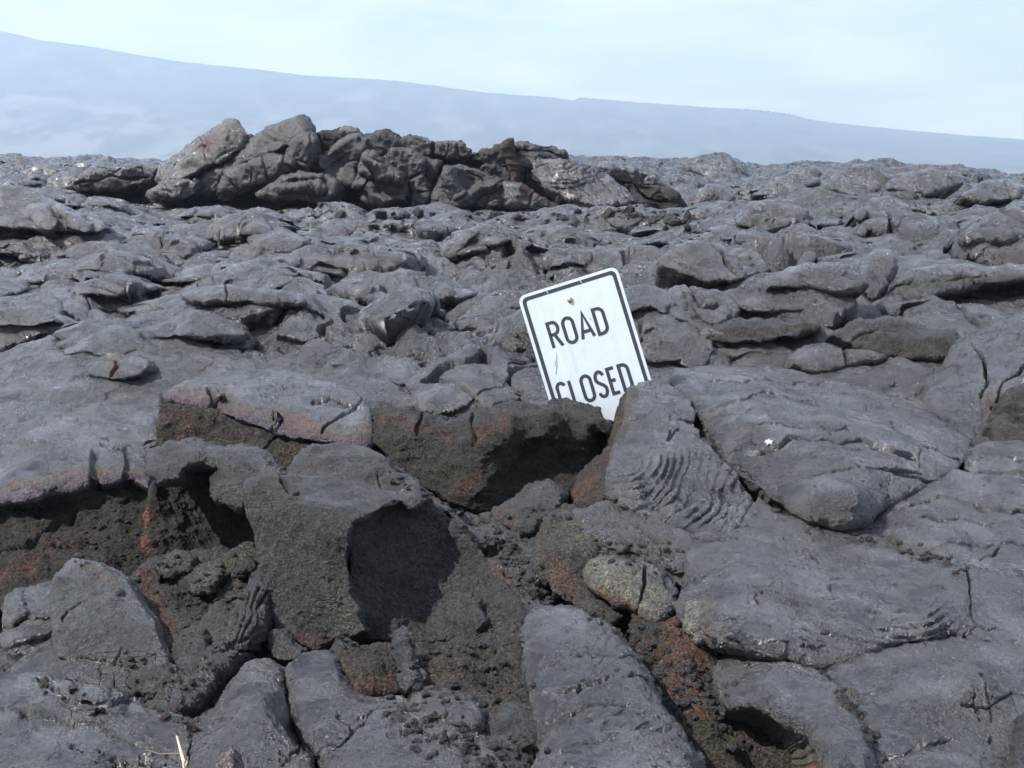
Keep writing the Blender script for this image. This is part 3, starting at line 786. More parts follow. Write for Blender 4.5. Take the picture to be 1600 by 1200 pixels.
piece("broken_ledge", "brown broken face beneath the purple lip of the left dome", "lava ledge",
      [(246, 632, 6.28), (300, 636, 6.3), (350, 652, 6.25), (410, 675, 6.15), (470, 695, 6.1), (530, 706, 6.0), (520, 740, 5.9), (460, 760, 5.85), (360, 735, 6.0), (250, 725, 6.1)],
      edge=(6, .03), kind='broken', tint=BROWN + (.95,), strata=.008, cracks=[([(400, 715), (430, 680)], 2.1, 0.057)], bands=[([(285, 690), (300, 680)], 13, RUST, .4), ([(260, 650), (300, 655)], 12, RUST, .3)])
piece("lava_mound", "low left lava sheet ending in a curled purple lip over a brown cliff", "lava mound",
      [(-32, 795, 5.2), (-32, 600, 8.0), (60, 592, 8.3), (150, 588, 8.4), (250, 600, 7.6), (250, 700, 6.2), (244, 740, 5.75), (232, 766, 5.45), (200, 752, 5.5), (160, 762, 5.45), (90, 775, 5.35), (20, 790, 5.25)],
      [(100, 680, 6.1), (180, 690, 6.0), (50, 720, 5.65), (150, 640, 6.8), (60, 650, 6.5)], edge=(24, .15), T=.5, jag=1.4,
      cracks=[([(150, 705), (150, 770)], 9, .06), ([(198, 700), (197, 760)], 7, .05), ([(75, 665), (120, 655)], 1.7, 0.057), ([(0, 690), (80, 695)], 1.7, 0.038), ([(30, 640), (60, 630), (110, 640)], 3.4, 0.095), ([(160, 695), (190, 700), (240, 690)], 1.7, 0.076), ([(0, 625), (70, 615), (150, 622), (200, 610)], 3.0, 0.114)],
      bands=[([(-32, 770), (70, 752), (150, 738), (240, 732)], 11, (0.09, 0.056, 0.039), .8), ([(-32, 785), (70, 766), (150, 752), (235, 750)], 13, PURPLE, .95), ([(20, 712), (80, 700)], 10, BROWN, .5)])
piece("brown_cliff", "layered brown lava cliff under the curled lip at the left edge", "lava ledge",
      [(-32, 780, 5.6), (80, 765, 5.7), (190, 750, 5.75), (250, 748, 5.75), (252, 860, 5.3), (240, 950, 4.9), (130, 940, 4.85), (60, 950, 4.8), (-32, 980, 4.65)],
      [(120, 820, 5.35), (60, 860, 5.1), (200, 830, 5.4)], edge=(8, .05), kind='broken', T=.5, tint=DBROWN + (.9,), strata=.03, amp=1.7,
      cracks=[([(-32, 880), (60, 850), (120, 800), (200, 790)], 5.1, 0.114), ([(70, 920), (140, 900)], 8.5, 0.190)],
      bands=[([(120, 800), (200, 775)], 22, BROWN, .7), ([(0, 905), (60, 870), (120, 840)], 16, RUST, .35), ([(40, 880), (60, 910)], 8, RUST, .5)])

# ------------------------------------------------------------------ foreground, the blocks
piece("hollow_rock", "dark back wall of the hollow beneath the rough grey hood", "lava block",
      [(232, 760, 5.3), (260, 725, 5.5), (330, 715, 5.6), (440, 730, 5.6), (450, 860, 5.25), (440, 910, 5.05), (250, 900, 4.95), (226, 850, 5.05)],
      [(300, 800, 5.4), (380, 820, 5.45)], edge=(8, .05), kind='broken', tint=DBROWN + (.8,),
      bands=[([(230, 795), (226, 840), (236, 868)], 7, ORANGE, .8), ([(245, 780), (240, 850)], 14, BROWN, .8)])
piece("rock_hood", "rough grey overhanging hood of the hollow rock left of the big block", "lava block",
      [(230, 708, 5.22), (258, 692, 5.45), (330, 695, 5.45), (395, 705, 5.3), (440, 738, 5.05), (446, 760, 4.95), (405, 752, 5.0), (400, 800, 4.9), (372, 798, 4.9), (335, 775, 5.0), (330, 752, 5.05), (345, 735, 5.1),
       (320, 728, 5.12), (290, 735, 5.08), (280, 755, 5.0), (250, 756, 4.98), (234, 735, 5.05)],
      [(300, 708, 5.18)], edge=(13, .11), kind='rough', T=.32, jag=3, back=(0, .95, -.3), amp=.9, step=1.4, bands=[([(345, 770), (395, 790)], 14, DBROWN, .5)])
piece("lava_block", "big angular lava block with a flat greenish grey face left of centre", "lava block",
      [(383, 752, 4.72), (440, 746, 4.85), (452, 720, 5.1), (492, 694, 5.35), (540, 690, 5.4), (590, 705, 5.3), (622, 735, 5.1), (680, 780, 4.8), (640, 800, 4.62), (625, 785, 4.6), (548, 818, 4.4), (545, 870, 4.34), (552, 930, 4.28),
       (572, 985, 4.22), (545, 1000, 4.2), (495, 1018, 4.15), (450, 1000, 4.2), (424, 965, 4.28), (402, 860, 4.5)],
      [(445, 765, 4.60), (500, 790, 4.48), (470, 880, 4.38), (560, 740, 4.92), (500, 735, 4.98), (600, 765, 4.72)],
      edge=(6, .04), T=.5, kind='broken', jag=1.8, amp=.75, step=1.3,
      cracks=[([(440, 752), (455, 770), (470, 762)], 3.4, 0.057), ([(590, 740), (598, 758), (640, 765)], 1.7, 0.038)],
      bands=[([(425, 800), (440, 900), (490, 950), (520, 860)], 60, (0.032, 0.037, 0.031), .8), ([(490, 950), (560, 965)], 14, OCHRE, .5), ([(465, 1000), (540, 1000)], 15, (0.067, 0.036, 0.028), .8), ([(600, 745), (480, 720)], 30, (0.056, 0.049, 0.048), .6)])
piece("lava_block", "shadowed right-hand side of the big block under a jagged upper edge", "lava block",
      [(538, 806, 4.52), (625, 768, 4.76), (680, 778, 4.86), (720, 815, 4.78), (762, 870, 4.64), (800, 925, 4.32), (832, 975, 4.02), (800, 990, 4.02), (740, 998, 4.12), (650, 1005, 4.3), (590, 1006, 4.27), (548, 1000, 4.26)],
      [(552, 840, 4.43), (550, 900, 4.37), (556, 960, 4.31), (620, 860, 4.60), (690, 860, 4.76), (640, 940, 4.50), (700, 910, 4.66), (745, 940, 4.40), (690, 975, 4.40)],
      edge=(8, .05), T=.5, kind='broken', jag=2, amp=1.1, tint=(0.034, 0.031, 0.029, 0.6), bands=[([(700, 950), (760, 970)], 25, (0.048, 0.046, 0.042), .7)])
piece("lava_stone", "grey chunk at the foot of the shadowed side of the big block", "stone",
      [(655, 985, 4.12), (672, 955, 4.2), (705, 936, 4.26), (742, 940, 4.22), (760, 970, 4.08), (745, 1000, 3.98), (690, 1006, 3.98)], [(705, 965, 4.08)], edge=(8, .05), T=.25, kind='broken', amp=.8, tint=(.034, .034, .031, .5))
piece("lava_slope", "grey lava ramp between the big block and the dark broken ledge", "lava slab",
      [(600, 712, 5.5), (640, 740, 5.45), (680, 782, 5.3), (740, 805, 5.25), (800, 820, 5.1), (845, 850, 4.85), (838, 900, 4.5), (852, 950, 4.2), (825, 985, 4.0), (790, 920, 4.4), (740, 850, 4.75), (690, 800, 5.0), (630, 740, 5.3)],
      edge=(6, .04), T=.4, kind='broken', amp=1.1, cracks=[([(690, 812), (730, 850), (770, 862), (790, 845)], 7.6, 0.228), ([(745, 860), (790, 900)], 3.4, 0.095)],
      bands=[([(760, 880), (800, 920)], 12, RUST, .6), ([(700, 800), (780, 830)], 10, PALE, .2)])
piece("lava_nodule", "small knobbly lava nodule at the foot of the dark broken ledge", "lava rock",
      [(768, 800, 5.2), (800, 783, 5.35), (832, 756, 5.5), (862, 750, 5.55), (884, 768, 5.45), (880, 795, 5.25), (850, 825, 5.0), (815, 835, 4.95), (785, 820, 5.05)],
      [(825, 795, 5.08), (855, 775, 5.3)], edge=(18, .1), kind='rough', smooth=1, bands=[([(785, 800), (800, 815)], 18, PINK, .5), ([(850, 765), (840, 775)], 14, PALE, .3)])
piece("lava_rubble", "crumbled brown lava lumps right of the ramp beside the yellowish lobes", "lava rubble",
      [(790, 830, 5.0), (840, 835, 4.95), (850, 900, 4.6), (870, 945, 4.35), (850, 962, 4.1), (810, 920, 4.35), (785, 870, 4.75)],
      edge=(8, .06), kind='broken', amp=1.8, tint=BROWN + (.5,), cracks=[([(838, 870), (842, 925)], 6.8, 0.228)])
piece("leaning_slab", "smooth dark slab leaning on rubble at the left, cracked near its foot", "lava slab",
      [(76, 950, 4.05), (84, 900, 4.25), (118, 875, 4.38), (160, 885, 4.35), (200, 905, 4.25), (238, 960, 4.05), (268, 1028, 3.8), (262, 1075, 3.65), (228, 1098, 3.58), (180, 1085, 3.6), (100, 1062, 3.68), (86, 1000, 3.86)],
      [(150, 960, 3.98), (190, 1020, 3.78)], edge=(10, .06), T=.22, amp=.7, jag=1.8,
      cracks=[([(98, 975), (108, 955), (135, 940)], 2.5, 0.076), ([(90, 1030), (160, 1032), (178, 1040), (192, 1010)], 2.1, 0.067), ([(178, 1040), (180, 1085)], 1.7, 0.038)],
      bands=[([(120, 960), (200, 1040)], 75, (0.034, 0.037, 0.034), .75), ([(130, 885), (180, 915)], 9, (0.067, 0.034, 0.025), .6)])
piece("lava_lobe", "shiny folded lava bulbs at the left edge behind the leaning slab", "lava lobe",
      [(4, 960, 4.3), (15, 928, 4.45), (50, 920, 4.5), (90, 912, 4.5), (95, 990, 4.1), (60, 1025, 3.95), (10, 1025, 3.95)],
      [(45, 970, 4.15)], edge=(14, .1), smooth=1, rolls=[([(15, 965), (80, 950)], 14, .06), ([(20, 995), (80, 980)], 14, .06), ([(25, 935), (30, 960)], 12, .05)], bands=[([(10, 970), (80, 970)], 8, PALE, .5)])
piece("lava_slab", "small tilted slab in the gap left of the leaning slab", "lava slab",
      [(20, 1050, 3.85), (60, 1010, 4.0), (95, 985, 4.05), (110, 1050, 3.75), (100, 1075, 3.65), (40, 1070, 3.7)], edge=(8, .05))
piece("rubble_slope", "slope of brown crumbled lava between the leaning slab and the rope-textured arm", "lava rubble",
      [(200, 905, 4.6), (235, 880, 4.85), (300, 862, 5.0), (395, 855, 5.0), (425, 900, 4.7), (400, 950, 4.4), (330, 1010, 4.05), (270, 1050, 3.85), (240, 1000, 4.05)],
      [(300, 920, 4.55), (270, 960, 4.3)], edge=(8, .05), kind='broken', amp=1.9, tint=BROWN + (.6,), cracks=[([(255, 905), (290, 930), (330, 930)], 6.8, 0.152)],
      bands=[([(228, 900), (250, 960), (262, 990)], 10, (0.084, 0.036, 0.025), .75), ([(270, 930), (320, 960)], 28, DBROWN, .8), ([(310, 890), (370, 930)], 22, (0.062, 0.053, 0.05), .6)])
for q, (nm, lb, o, tn) in enumerate([
    ("lava_stone", "olive brown stone carrying a thin dark chip under the hollow", [(348, 885, 4.75), (360, 860, 4.85), (385, 848, 4.9), (402, 865, 4.8), (400, 895, 4.65), (375, 905, 4.6)], (0.05, 0.045, 0.031, 0.8)),
    ("lava_stone", "small bluish grey stone right below the orange streak", [(255, 880, 4.8), (265, 862, 4.88), (290, 860, 4.88), (300, 872, 4.8), (280, 885, 4.74)], (0.062, 0.062, 0.064, 0.6)),
    ("lava_stone", "flat pinkish grey stone left of the olive brown stone", [(290, 905, 4.6), (310, 885, 4.7), (345, 880, 4.72), (352, 900, 4.6), (335, 925, 4.48), (305, 925, 4.48)], (0.067, 0.056, 0.053, 0.8)),
    ("lava_stone", "grey stone wedged just below the flat pinkish stone", [(240, 880, 4.75), (270, 872, 4.8), (305, 870, 4.78), (300, 895, 4.62), (265, 905, 4.55)], (0.056, 0.048, 0.045, 0.8)),
    ("lava_stone", "knobbly dark stone beside the upper end of the rope-textured arm", [(315, 965, 4.2), (338, 942, 4.3), (362, 950, 4.25), (362, 985, 4.1), (340, 1005, 4.0), (318, 990, 4.08)], (0.039, 0.04, 0.04, 0.4)),
    ("lava_stone", "egg-shaped rough stone under the knobbly dark one", [(268, 1035, 3.85), (276, 1000, 4.0), (300, 980, 4.08), (320, 990, 4.02), (322, 1030, 3.82), (295, 1052, 3.72)], (0.039, 0.04, 0.04, 0.4)),
    ("lava_stone", "rough dark stone at the foot of the leaning slab", [(205, 1065, 3.62), (225, 1045, 3.7), (265, 1045, 3.7), (272, 1068, 3.58), (240, 1085, 3.5), (212, 1082, 3.52)], (0.034, 0.034, 0.034, 0.4)),
    ("lava_stone", "thin pale pinkish chip on the bottom edge beside the straw", [(332, 1262, 2.3), (338, 1185, 2.52), (352, 1166, 2.58), (364, 1162, 2.58), (368, 1262, 2.3)], (0.106, 0.084, 0.084, 0.9)),
    ("lava_stone", "dark stone tucked under the lower left corner of the big block", [(418, 1010, 4.0), (428, 985, 4.1), (452, 995, 4.05), (480, 1020, 3.9), (455, 1035, 3.85), (425, 1030, 3.88)], (0.05, 0.05, 0.048, 0.5))]):
    piece(nm, lb, "stone", o, edge=(12, .06) if q != 7 else (3, .01), T=.12, kind='rough' if q != 7 else 'skin', tint=tn, smooth=1 if q in (1, 4, 5, 8) else 0, jag=2.4, step=1.6)
piece("stone_chip", "thin dark plate of lava leaning on the olive brown stone", "stone", [(364, 900, 4.58), (372, 886, 4.62), (392, 873, 4.66), (390, 890, 4.6), (378, 900, 4.56)],
      edge=(3, .01), T=.03, kind='rough', tint=(0.028, 0.028, 0.028, 0.8), step=1.4)
piece("ropy_roll", "lava arm with lengthwise rope texture reaching down left below the big block", "lava roll",
      [(392, 905, 4.45), (405, 885, 4.55), (418, 900, 4.42), (424, 950, 4.2), (418, 985, 4.05), (385, 1025, 3.82), (345, 1070, 3.62), (300, 1120, 3.4), (235, 1150, 3.28), (195, 1130, 3.32), (215, 1100, 3.45), (265, 1062, 3.62), (320, 1025, 3.8), (350, 985, 3.98), (372, 945, 4.18)],
      [(385, 980, 3.98), (330, 1050, 3.62), (280, 1095, 3.4)], edge=(22, .13), kind='rough', smooth=1, step=1.3,
      cracks=[([(350, 1010), (375, 1020), (392, 1020)], 2.5, 0.076)] + [([(395 - k * 11, 925 + k * 4), (362 - k * 9 + 8, 1000 + k * 2), (300 - k * 8, 1058 + k * 8), (232 - k * 3, 1105 + k * 9)], 1.9, 0.057) for k in range(-2, 4)])
piece("lava_mound", "dark rough lava mass filling the bottom left corner", "lava mound",
      [(-32, 1052, 3.55), (40, 1045, 3.6), (100, 1062, 3.55), (170, 1082, 3.45), (240, 1100, 3.38), (295, 1120, 3.25), (310, 1170, 3.0), (300, 1265, 2.55), (-32, 1265, 2.45)],
      [(100, 1130, 3.1), (200, 1160, 2.98), (60, 1200, 2.75)], edge=(18, .1), kind='skin', amp=1.3, smooth=1,
      folds=[([(-32, 1115), (60, 1120), (150, 1140), (290, 1200)], 60, .10)], cracks=[([(-32, 1110), (60, 1118), (150, 1138), (290, 1200)], 4.2, 0.114), ([(60, 1065), (120, 1100), (200, 1100)], 5.1, 0.114)],
      rolls=[([(90, 1080), (140, 1090)], 26, .06), ([(150, 1085), (180, 1095)], 22, .05)])
piece("lava_lobe", "smooth left lobe of the pair at the bottom, behind the straw", "lava lobe",
      [(285, 1190, 2.85), (300, 1130, 3.12), (345, 1100, 3.26), (368, 1055, 3.45), (390, 1030, 3.55), (425, 1028, 3.58), (446, 1050, 3.48), (450, 1100, 3.22), (458, 1150, 3.0), (505, 1195, 2.82), (510, 1265, 2.55), (290, 1265, 2.5)],
      [(410, 1090, 3.12), (380, 1170, 2.8)], edge=(26, .15), smooth=1, cracks=[([(300, 1140), (360, 1120), (375, 1100)], 2.5, 0.057), ([(440, 1190), (470, 1170)], 2.1, 0.057)])
piece("lava_lobe", "broad smooth right lobe of the pair at the bottom centre", "lava lobe",
      [(444, 1040, 3.55), (480, 1015, 3.66), (518, 1018, 3.62), (535, 1060, 3.4), (560, 1085, 3.3), (640, 1092, 3.26), (720, 1140, 3.0), (800, 1165, 2.9), (838, 1265, 2.5), (510, 1265, 2.5), (505, 1200, 2.78), (462, 1150, 2.98), (450, 1100, 3.2)],
      [(520, 1110, 3.02), (620, 1170, 2.8), (700, 1200, 2.7)], edge=(18, .12), smooth=1,
      cracks=[([(505, 1180), (550, 1145), (570, 1130)], 2.1, 0.067), ([(560, 1120), (620, 1110)], 2.5, 0.057), ([(640, 1140), (720, 1170)], 3.4, 0.057)], bands=[([(425, 1025), (470, 1010)], 8, BROWN, .6)])
piece("brown_chunk", "brown broken chunk with a grey rim above the smooth bottom lobes", "lava block",
      [(520, 1015, 3.68), (533, 992, 3.78), (552, 998, 3.78), (575, 1004, 3.78), (605, 1000, 3.78), (635, 1010, 3.72), (648, 1060, 3.52), (640, 1085, 3.42), (600, 1088, 3.42), (565, 1085, 3.42), (535, 1050, 3.55)],
      [(585, 1040, 3.52)], edge=(8, .06), kind='broken', tint=BROWN + (.85,), bands=[([(522, 1015), (540, 1000)], 10, (0.05, 0.05, 0.05), .9), ([(590, 1075), (560, 1080), (640, 1050)], 12, RUST, .45)])
piece("lava_finger", "short upright grey finger of lava beside the brown chunk", "lava rock",
      [(614, 995, 3.7), (622, 986, 3.75), (632, 992, 3.72), (642, 1030, 3.55), (650, 1065, 3.42), (640, 1082, 3.36), (624, 1072, 3.4), (628, 1040, 3.52)],
      edge=(10, .05), T=.1, kind='rough', smooth=1, cracks=[([(625, 1050), (650, 1046)], 2.1, 0.057)], step=1.5)
piece("rubble_slope", "brown crumbly slope between the big block and the cracked roll", "lava rubble",
      [(636, 1005, 3.95), (700, 996, 4.0), (770, 985, 4.02), (815, 965, 4.05), (835, 1000, 3.85), (832, 1080, 3.45), (845, 1160, 3.05), (800, 1170, 3.0), (740, 1120, 3.25), (650, 1085, 3.45)],
      [(730, 1040, 3.65)], edge=(8, .05), kind='broken', amp=1.5, tint=BROWN + (.75,), cracks=[([(740, 1040), (790, 1050)], 3.4, 0.076)], bands=[([(655, 1030), (690, 1060)], 20, (0.056, 0.039, 0.028), .6)])
piece("lava_roll", "short fat lava roll lying in front of the brown crumbly slope", "lava roll",
      [(630, 1100, 3.24), (650, 1075, 3.33), (700, 1078, 3.32), (748, 1095, 3.22), (764, 1120, 3.1), (750, 1150, 2.96), (715, 1158, 2.93), (670, 1140, 3.0), (640, 1125, 3.1)],
      [(700, 1110, 3.08)], edge=(24, .13), smooth=1, cracks=[([(690, 1085), (697, 1120), (690, 1150)], 1.7, 0.038)])
piece("lava_rubble", "dark loose lava lumps beside the lower part of the cracked roll", "lava rubble",
      [(750, 1130, 3.08), (790, 1120, 3.12), (845, 1110, 3.15), (850, 1265, 2.6), (815, 1265, 2.55), (790, 1200, 2.8), (745, 1165, 2.95)], edge=(10, .06), kind='broken', amp=2.0)
# ------------------------------------------------------------------ the broken ridge on the skyline
def R(name, label, cat, pts, d=28.0, ctrl=(), dd=None, **kw):
    o = [(p[0], p[1], d + (p[2] if len(p) > 2 else 0)) for p in pts]
    c = [(p[0], p[1], d + p[2]) for p in ctrl]
    kw.setdefault('edge', (10, .45)); kw['edge'] = (kw['edge'][0] * .7, kw['edge'][1] * .6); kw.setdefault('kind', 'fold'); kw.setdefault('amp', .95)
    kw.setdefault('T', 1.2); kw.setdefault('step', 1.2); kw.setdefault('jag', 1.8)
    kw.setdefault('back', (0, 1, -.25)); kw.setdefault('group', 'slabs and rolls of the broken ridge')
    return piece(name, label, cat, o, c, **kw)


WARM = (.025, .026, .026, .5)
_w = (.105, .10, .09, .45)
R("ridge_core", "dark rubble core of the ridge seen between its slabs", "lava ridge",
  [(225, 312), (262, 275), (320, 250), (400, 232), (480, 212), (560, 214), (620, 222), (700, 232), (790, 240), (870, 245), (940, 268), (1000, 288), (1060, 300), (1080, 335), (1000, 345), (600, 335), (300, 318)], 29.4,
  ctrl=[(600, 290, -.2)], kind='broken', amp=1.5, tint=DBROWN + (.7,), T=2.5, edge=(8, .3))
R("tilted_slab", "leftmost tall slab of the ridge, tilted up with a rusty right end", "lava slab",
  [(242, 282, -.2), (250, 258), (290, 228, .3), (325, 204, .5), (356, 190, .6), (371, 190, .5), (381, 212, 0), (376, 232, -.2), (345, 252, -.4), (300, 272, -.5), (262, 292, -.5)],
  ctrl=[(300, 240, -.1), (350, 215, -.2)], edge=(4, .15), cracks=[([(270, 260), (330, 225), (365, 200)], 2, .1)],
  bands=[([(318, 232), (345, 216), (370, 198)], 15, (0.084, 0.042, 0.036), .65), ([(290, 262), (340, 245), (374, 215)], 7, DBROWN, .8)], jag=1.8)
R("lava_stone", "small brown stone on the skyline between the tilted slab and the tall roll", "stone", [(378, 218), (386, 211), (395, 214), (392, 228), (380, 232)], 28.2, tint=BROWN + (.8,), edge=(4, .1), T=.4, step=1)
R("lava_roll", "tallest smooth roll on the ridge, pointing up to the right", "lava roll",
  [(358, 248, 0), (385, 225), (420, 202, .2), (455, 184, .4), (470, 181, .4), (480, 192, .2), (487, 206, 0), (470, 218, -.3), (440, 236, -.4), (400, 252, -.4), (370, 260, -.3)], 27.9, edge=(16, .55), smooth=1, tint=WARM)
R("lava_roll", "rounded knob right below the tip of the tallest roll", "lava roll",
  [(446, 238), (452, 222), (470, 210), (486, 210), (497, 225), (498, 250), (480, 268), (460, 266), (448, 255)], 27.4, edge=(18, .5), smooth=1, tint=WARM)
R("lava_roll", "long segmented roll lying below the tallest one", "lava roll",
  [(338, 300, -.2), (342, 280), (365, 262), (400, 250), (440, 243), (464, 248), (462, 268), (430, 280), (400, 292), (370, 308), (350, 312)], 27.0, edge=(18, .5), smooth=1, tint=WARM,
  cracks=[([(388, 258), (400, 290)], 1.5, .1), ([(408, 250), (420, 282)], 1.5, .1)])
R("lava_roll", "thin roll behind the segmented one, running up from the ridge foot", "lava roll",
  [(303, 296), (318, 275), (350, 256), (400, 243), (440, 238), (446, 246), (400, 252), (360, 266), (345, 285), (340, 305), (310, 308)], 27.6, edge=(10, .4), smooth=1, tint=WARM)
R("lava_lobe", "low bulging lobe at the left foot of the ridge", "lava lobe",
  [(228, 308), (240, 290), (270, 280), (310, 278), (312, 305), (280, 312)], 27.2, edge=(12, .4), smooth=1)
R("lava_lobe", "pale folded lobe at the ridge foot right of the segmented roll", "lava lobe",
  [(392, 310), (420, 290), (452, 270), (485, 266), (515, 275), (530, 290), (522, 312), (450, 314)], 26.6, edge=(12, .35), smooth=1, tint=WARM, rolls=[([(440, 296), (500, 290)], 9, .25), ([(512, 310), (524, 285)], 7, .25), ([(455, 278), (500, 276)], 6, .15)])
R("dark_block", "dark jagged block on the skyline right of the tallest roll", "lava block",
  [(484, 216), (492, 206), (510, 204), (522, 207), (530, 203), (545, 206), (556, 212), (552, 240), (520, 262), (500, 266), (494, 240)], 28.2, edge=(4, .2), kind='broken', tint=DBROWN + (.8,), amp=1.4)
R("lava_block", "smooth grey block with a concave face in the left half of the ridge", "lava block",
  [(497, 250), (520, 232), (545, 215), (560, 208), (575, 216), (570, 240), (556, 262), (558, 285), (545, 291), (528, 286), (510, 272), (495, 265)], 27.5, ctrl=[(530, 255, .35)], edge=(8, .35), tint=WARM, bands=[([(545, 216), (556, 228)], 6, PINK, .5)])
R("lava_stone", "flat grey stone lying on the skyline above the concave block", "stone", [(529, 208), (534, 201), (548, 201), (557, 206), (554, 211), (535, 212)], 28.1, edge=(3, .15), T=.5, step=1)
R("lava_block", "crumpled pale block with deep folds near the middle of the ridge", "lava block",
  [(558, 262), (570, 242), (585, 238), (600, 250), (625, 270), (637, 285), (640, 322), (600, 324), (575, 318), (566, 300), (553, 290)], 27.0, edge=(8, .3), tint=WARM,
  rolls=[([(580, 245), (600, 275), (625, 280)], 11, .5), ([(570, 290), (600, 312), (630, 310)], 9, .3), ([(565, 268), (580, 275)], 6, .2)], cracks=[([(566, 300), (580, 280)], 2, .15)])
R("lava_block", "squarish grey block right of the crumpled one", "lava block",
  [(596, 243), (610, 232), (645, 233), (662, 255), (660, 270), (645, 278), (632, 274), (610, 262)], 27.2, edge=(5, .25), tint=WARM)
R("lava_block", "lower grey block standing beside the black cleft", "lava block",
  [(641, 282), (660, 270), (668, 290), (672, 310), (664, 324), (641, 324)], 27.0, edge=(6, .3), tint=WARM, cracks=[([(642, 303), (668, 303)], 1.3, .1)])
R("lava_slab", "flat slab beneath the skyline above the squarish block", "lava slab",
  [(568, 222), (580, 212), (600, 212), (640, 228), (655, 240), (640, 242), (600, 238), (585, 242), (570, 235)], 27.6, edge=(4, .2), kind='rough', tint=WARM)
R("dark_block", "dark cap stone on the skyline over the middle of the ridge", "lava block",
  [(583, 216), (590, 209), (608, 209), (616, 220), (640, 232), (655, 238), (636, 240), (600, 226)], 27.9, edge=(3, .2), kind='broken', tint=BROWN + (.8,))
R("lava_slab", "pale rounded slab on the skyline left of the joint above the black cleft", "lava slab",
  [(620, 222), (630, 212), (650, 210), (678, 220), (675, 245), (660, 248), (640, 238)], 27.7, edge=(6, .3), tint=WARM, bands=[([(655, 242), (672, 243)], 6, PINK, .6)])
R("lava_slab", "pale rounded slab on the skyline right of the joint above the black cleft", "lava slab",
  [(680, 222), (700, 220), (725, 223), (736, 236), (732, 248), (705, 252), (676, 246)], 27.7, edge=(8, .35), tint=WARM, cracks=[([(700, 222), (697, 250)], 1.3, .06)])
R("lava_block", "wedge of grey lava left of the black cleft", "lava block",
  [(652, 242), (680, 250), (688, 256), (680, 280), (672, 300), (664, 270), (655, 255)], 27.5, edge=(4, .25), tint=WARM)
R("lava_block", "large smooth block right of the black cleft", "lava block",
  [(696, 262), (715, 258), (745, 264), (775, 278), (790, 286), (784, 305), (786, 322), (720, 325), (676, 326), (684, 300)], 26.8, edge=(6, .3), tint=WARM,
  rolls=[([(720, 315), (750, 295), (770, 290)], 10, .25), ([(700, 270), (715, 300)], 12, .25)], cracks=[([(720, 262), (745, 275), (760, 285)], 2, .1)])
R("lava_stone", "small reddish stone at the foot of the large smooth block", "stone", [(762, 318), (768, 311), (778, 311), (778, 321), (768, 323)], 26.2, edge=(3, .1), T=.3, step=1, tint=(0.067, 0.048, 0.039, 0.7))
R("lava_slab", "low broken slabs on the skyline between the pale slabs and the pillar", "lava slab",
  [(734, 238), (752, 231), (775, 230), (790, 238), (800, 252), (790, 268), (760, 262), (736, 252)], 27.8, edge=(4, .25), kind='broken', amp=1.4, tint=BROWN + (.4,))
R("lava_stone", "pale glossy bulb with a dark hollow beneath the low skyline slabs", "stone",
  [(745, 262), (760, 256), (778, 260), (792, 270), (800, 282), (780, 284), (756, 276)], 27.3, edge=(6, .25), kind='broken', tint=WARM, amp=1.6)
R("lava_pillar", "upright reddish brown pillar on the skyline", "lava block",
  [(788, 232), (786, 221), (794, 224), (799, 219), (802, 240), (809, 262), (806, 290), (798, 282), (795, 256)], 27.3, edge=(2, .05), T=.6, kind='rough', tint=(0.062, 0.042, 0.034, 0.9))
R("lava_slab", "stepped flat slabs on the skyline right of the pillar", "lava slab",
  [(800, 228), (820, 223), (862, 226), (882, 236), (884, 246), (872, 251), (850, 246), (812, 256), (805, 245)], 27.6, edge=(4, .25), tint=WARM, cracks=[([(806, 238), (850, 236), (875, 240)], 2, .12)], bands=[([(850, 248), (880, 248)], 6, BROWN, .8)])
R("lava_stone", "pale lump under the stepped flat slabs", "stone", [(806, 260), (815, 250), (838, 250), (836, 264), (815, 268)], 27.4, edge=(5, .2), tint=WARM, step=1, T=.5)
R("rope_slab", "large dark slab with concentric rope rings at the right of the ridge", "lava slab",
  [(832, 256, 0), (840, 250), (870, 254, .1), (910, 264, .2), (945, 276, .2), (975, 295, .1), (988, 315, -.1), (975, 322, -.3), (930, 322, -.5), (890, 312, -.5), (860, 298, -.4), (838, 278, -.2)], 26.6, edge=(4, .15), T=.5,
  ropes=[(872, 232, 22, 92, 10, 110, 8, .10, 1.5)], back=(0, 1, .1))
R("dark_block", "dark shaded rock under the rope-ringed slab", "lava block",
  [(812, 262), (834, 272), (856, 300), (900, 318), (985, 324), (990, 338), (940, 345), (880, 338), (850, 320), (820, 290)], 27.6, edge=(5, .2), kind='broken', tint=DBROWN + (.8,), amp=1.3)
R("red_rock", "rounded rock with a pinkish red flank at the ridge foot", "lava block",
  [(786, 284), (812, 286), (835, 298), (852, 315), (870, 330), (855, 334), (825, 330), (790, 324), (784, 305)], 26.7, edge=(8, .3), bands=[([(815, 290), (840, 310), (862, 330)], 8, (0.084, 0.045, 0.039), .7)])
R("lava_block", "jumbled brown blocks right of the rope-ringed slab", "lava block",
  [(975, 285), (1000, 282), (1030, 292), (1060, 305), (1075, 325), (1060, 345), (1010, 345), (985, 325)], 27.2, edge=(5, .25), kind='broken', amp=2.0, tint=DBROWN + (.6,), cracks=[([(990, 290), (1010, 310), (1040, 315)], 3, .3)])
R("lava_mound", "smooth dark dome right of the jumbled brown blocks", "lava mound",
  [(1080, 332), (1082, 310), (1100, 295), (1120, 290), (1150, 305), (1165, 325), (1165, 340), (1120, 343), (1090, 342)], 25.8, edge=(22, .6), smooth=1)
R("lava_slab", "low slabs trailing off on the skyline right of the ridge", "lava slab",
  [(905, 266), (925, 259), (960, 260), (990, 262), (1020, 275), (1040, 290), (1000, 290), (960, 280)], 28.2, edge=(5, .25))
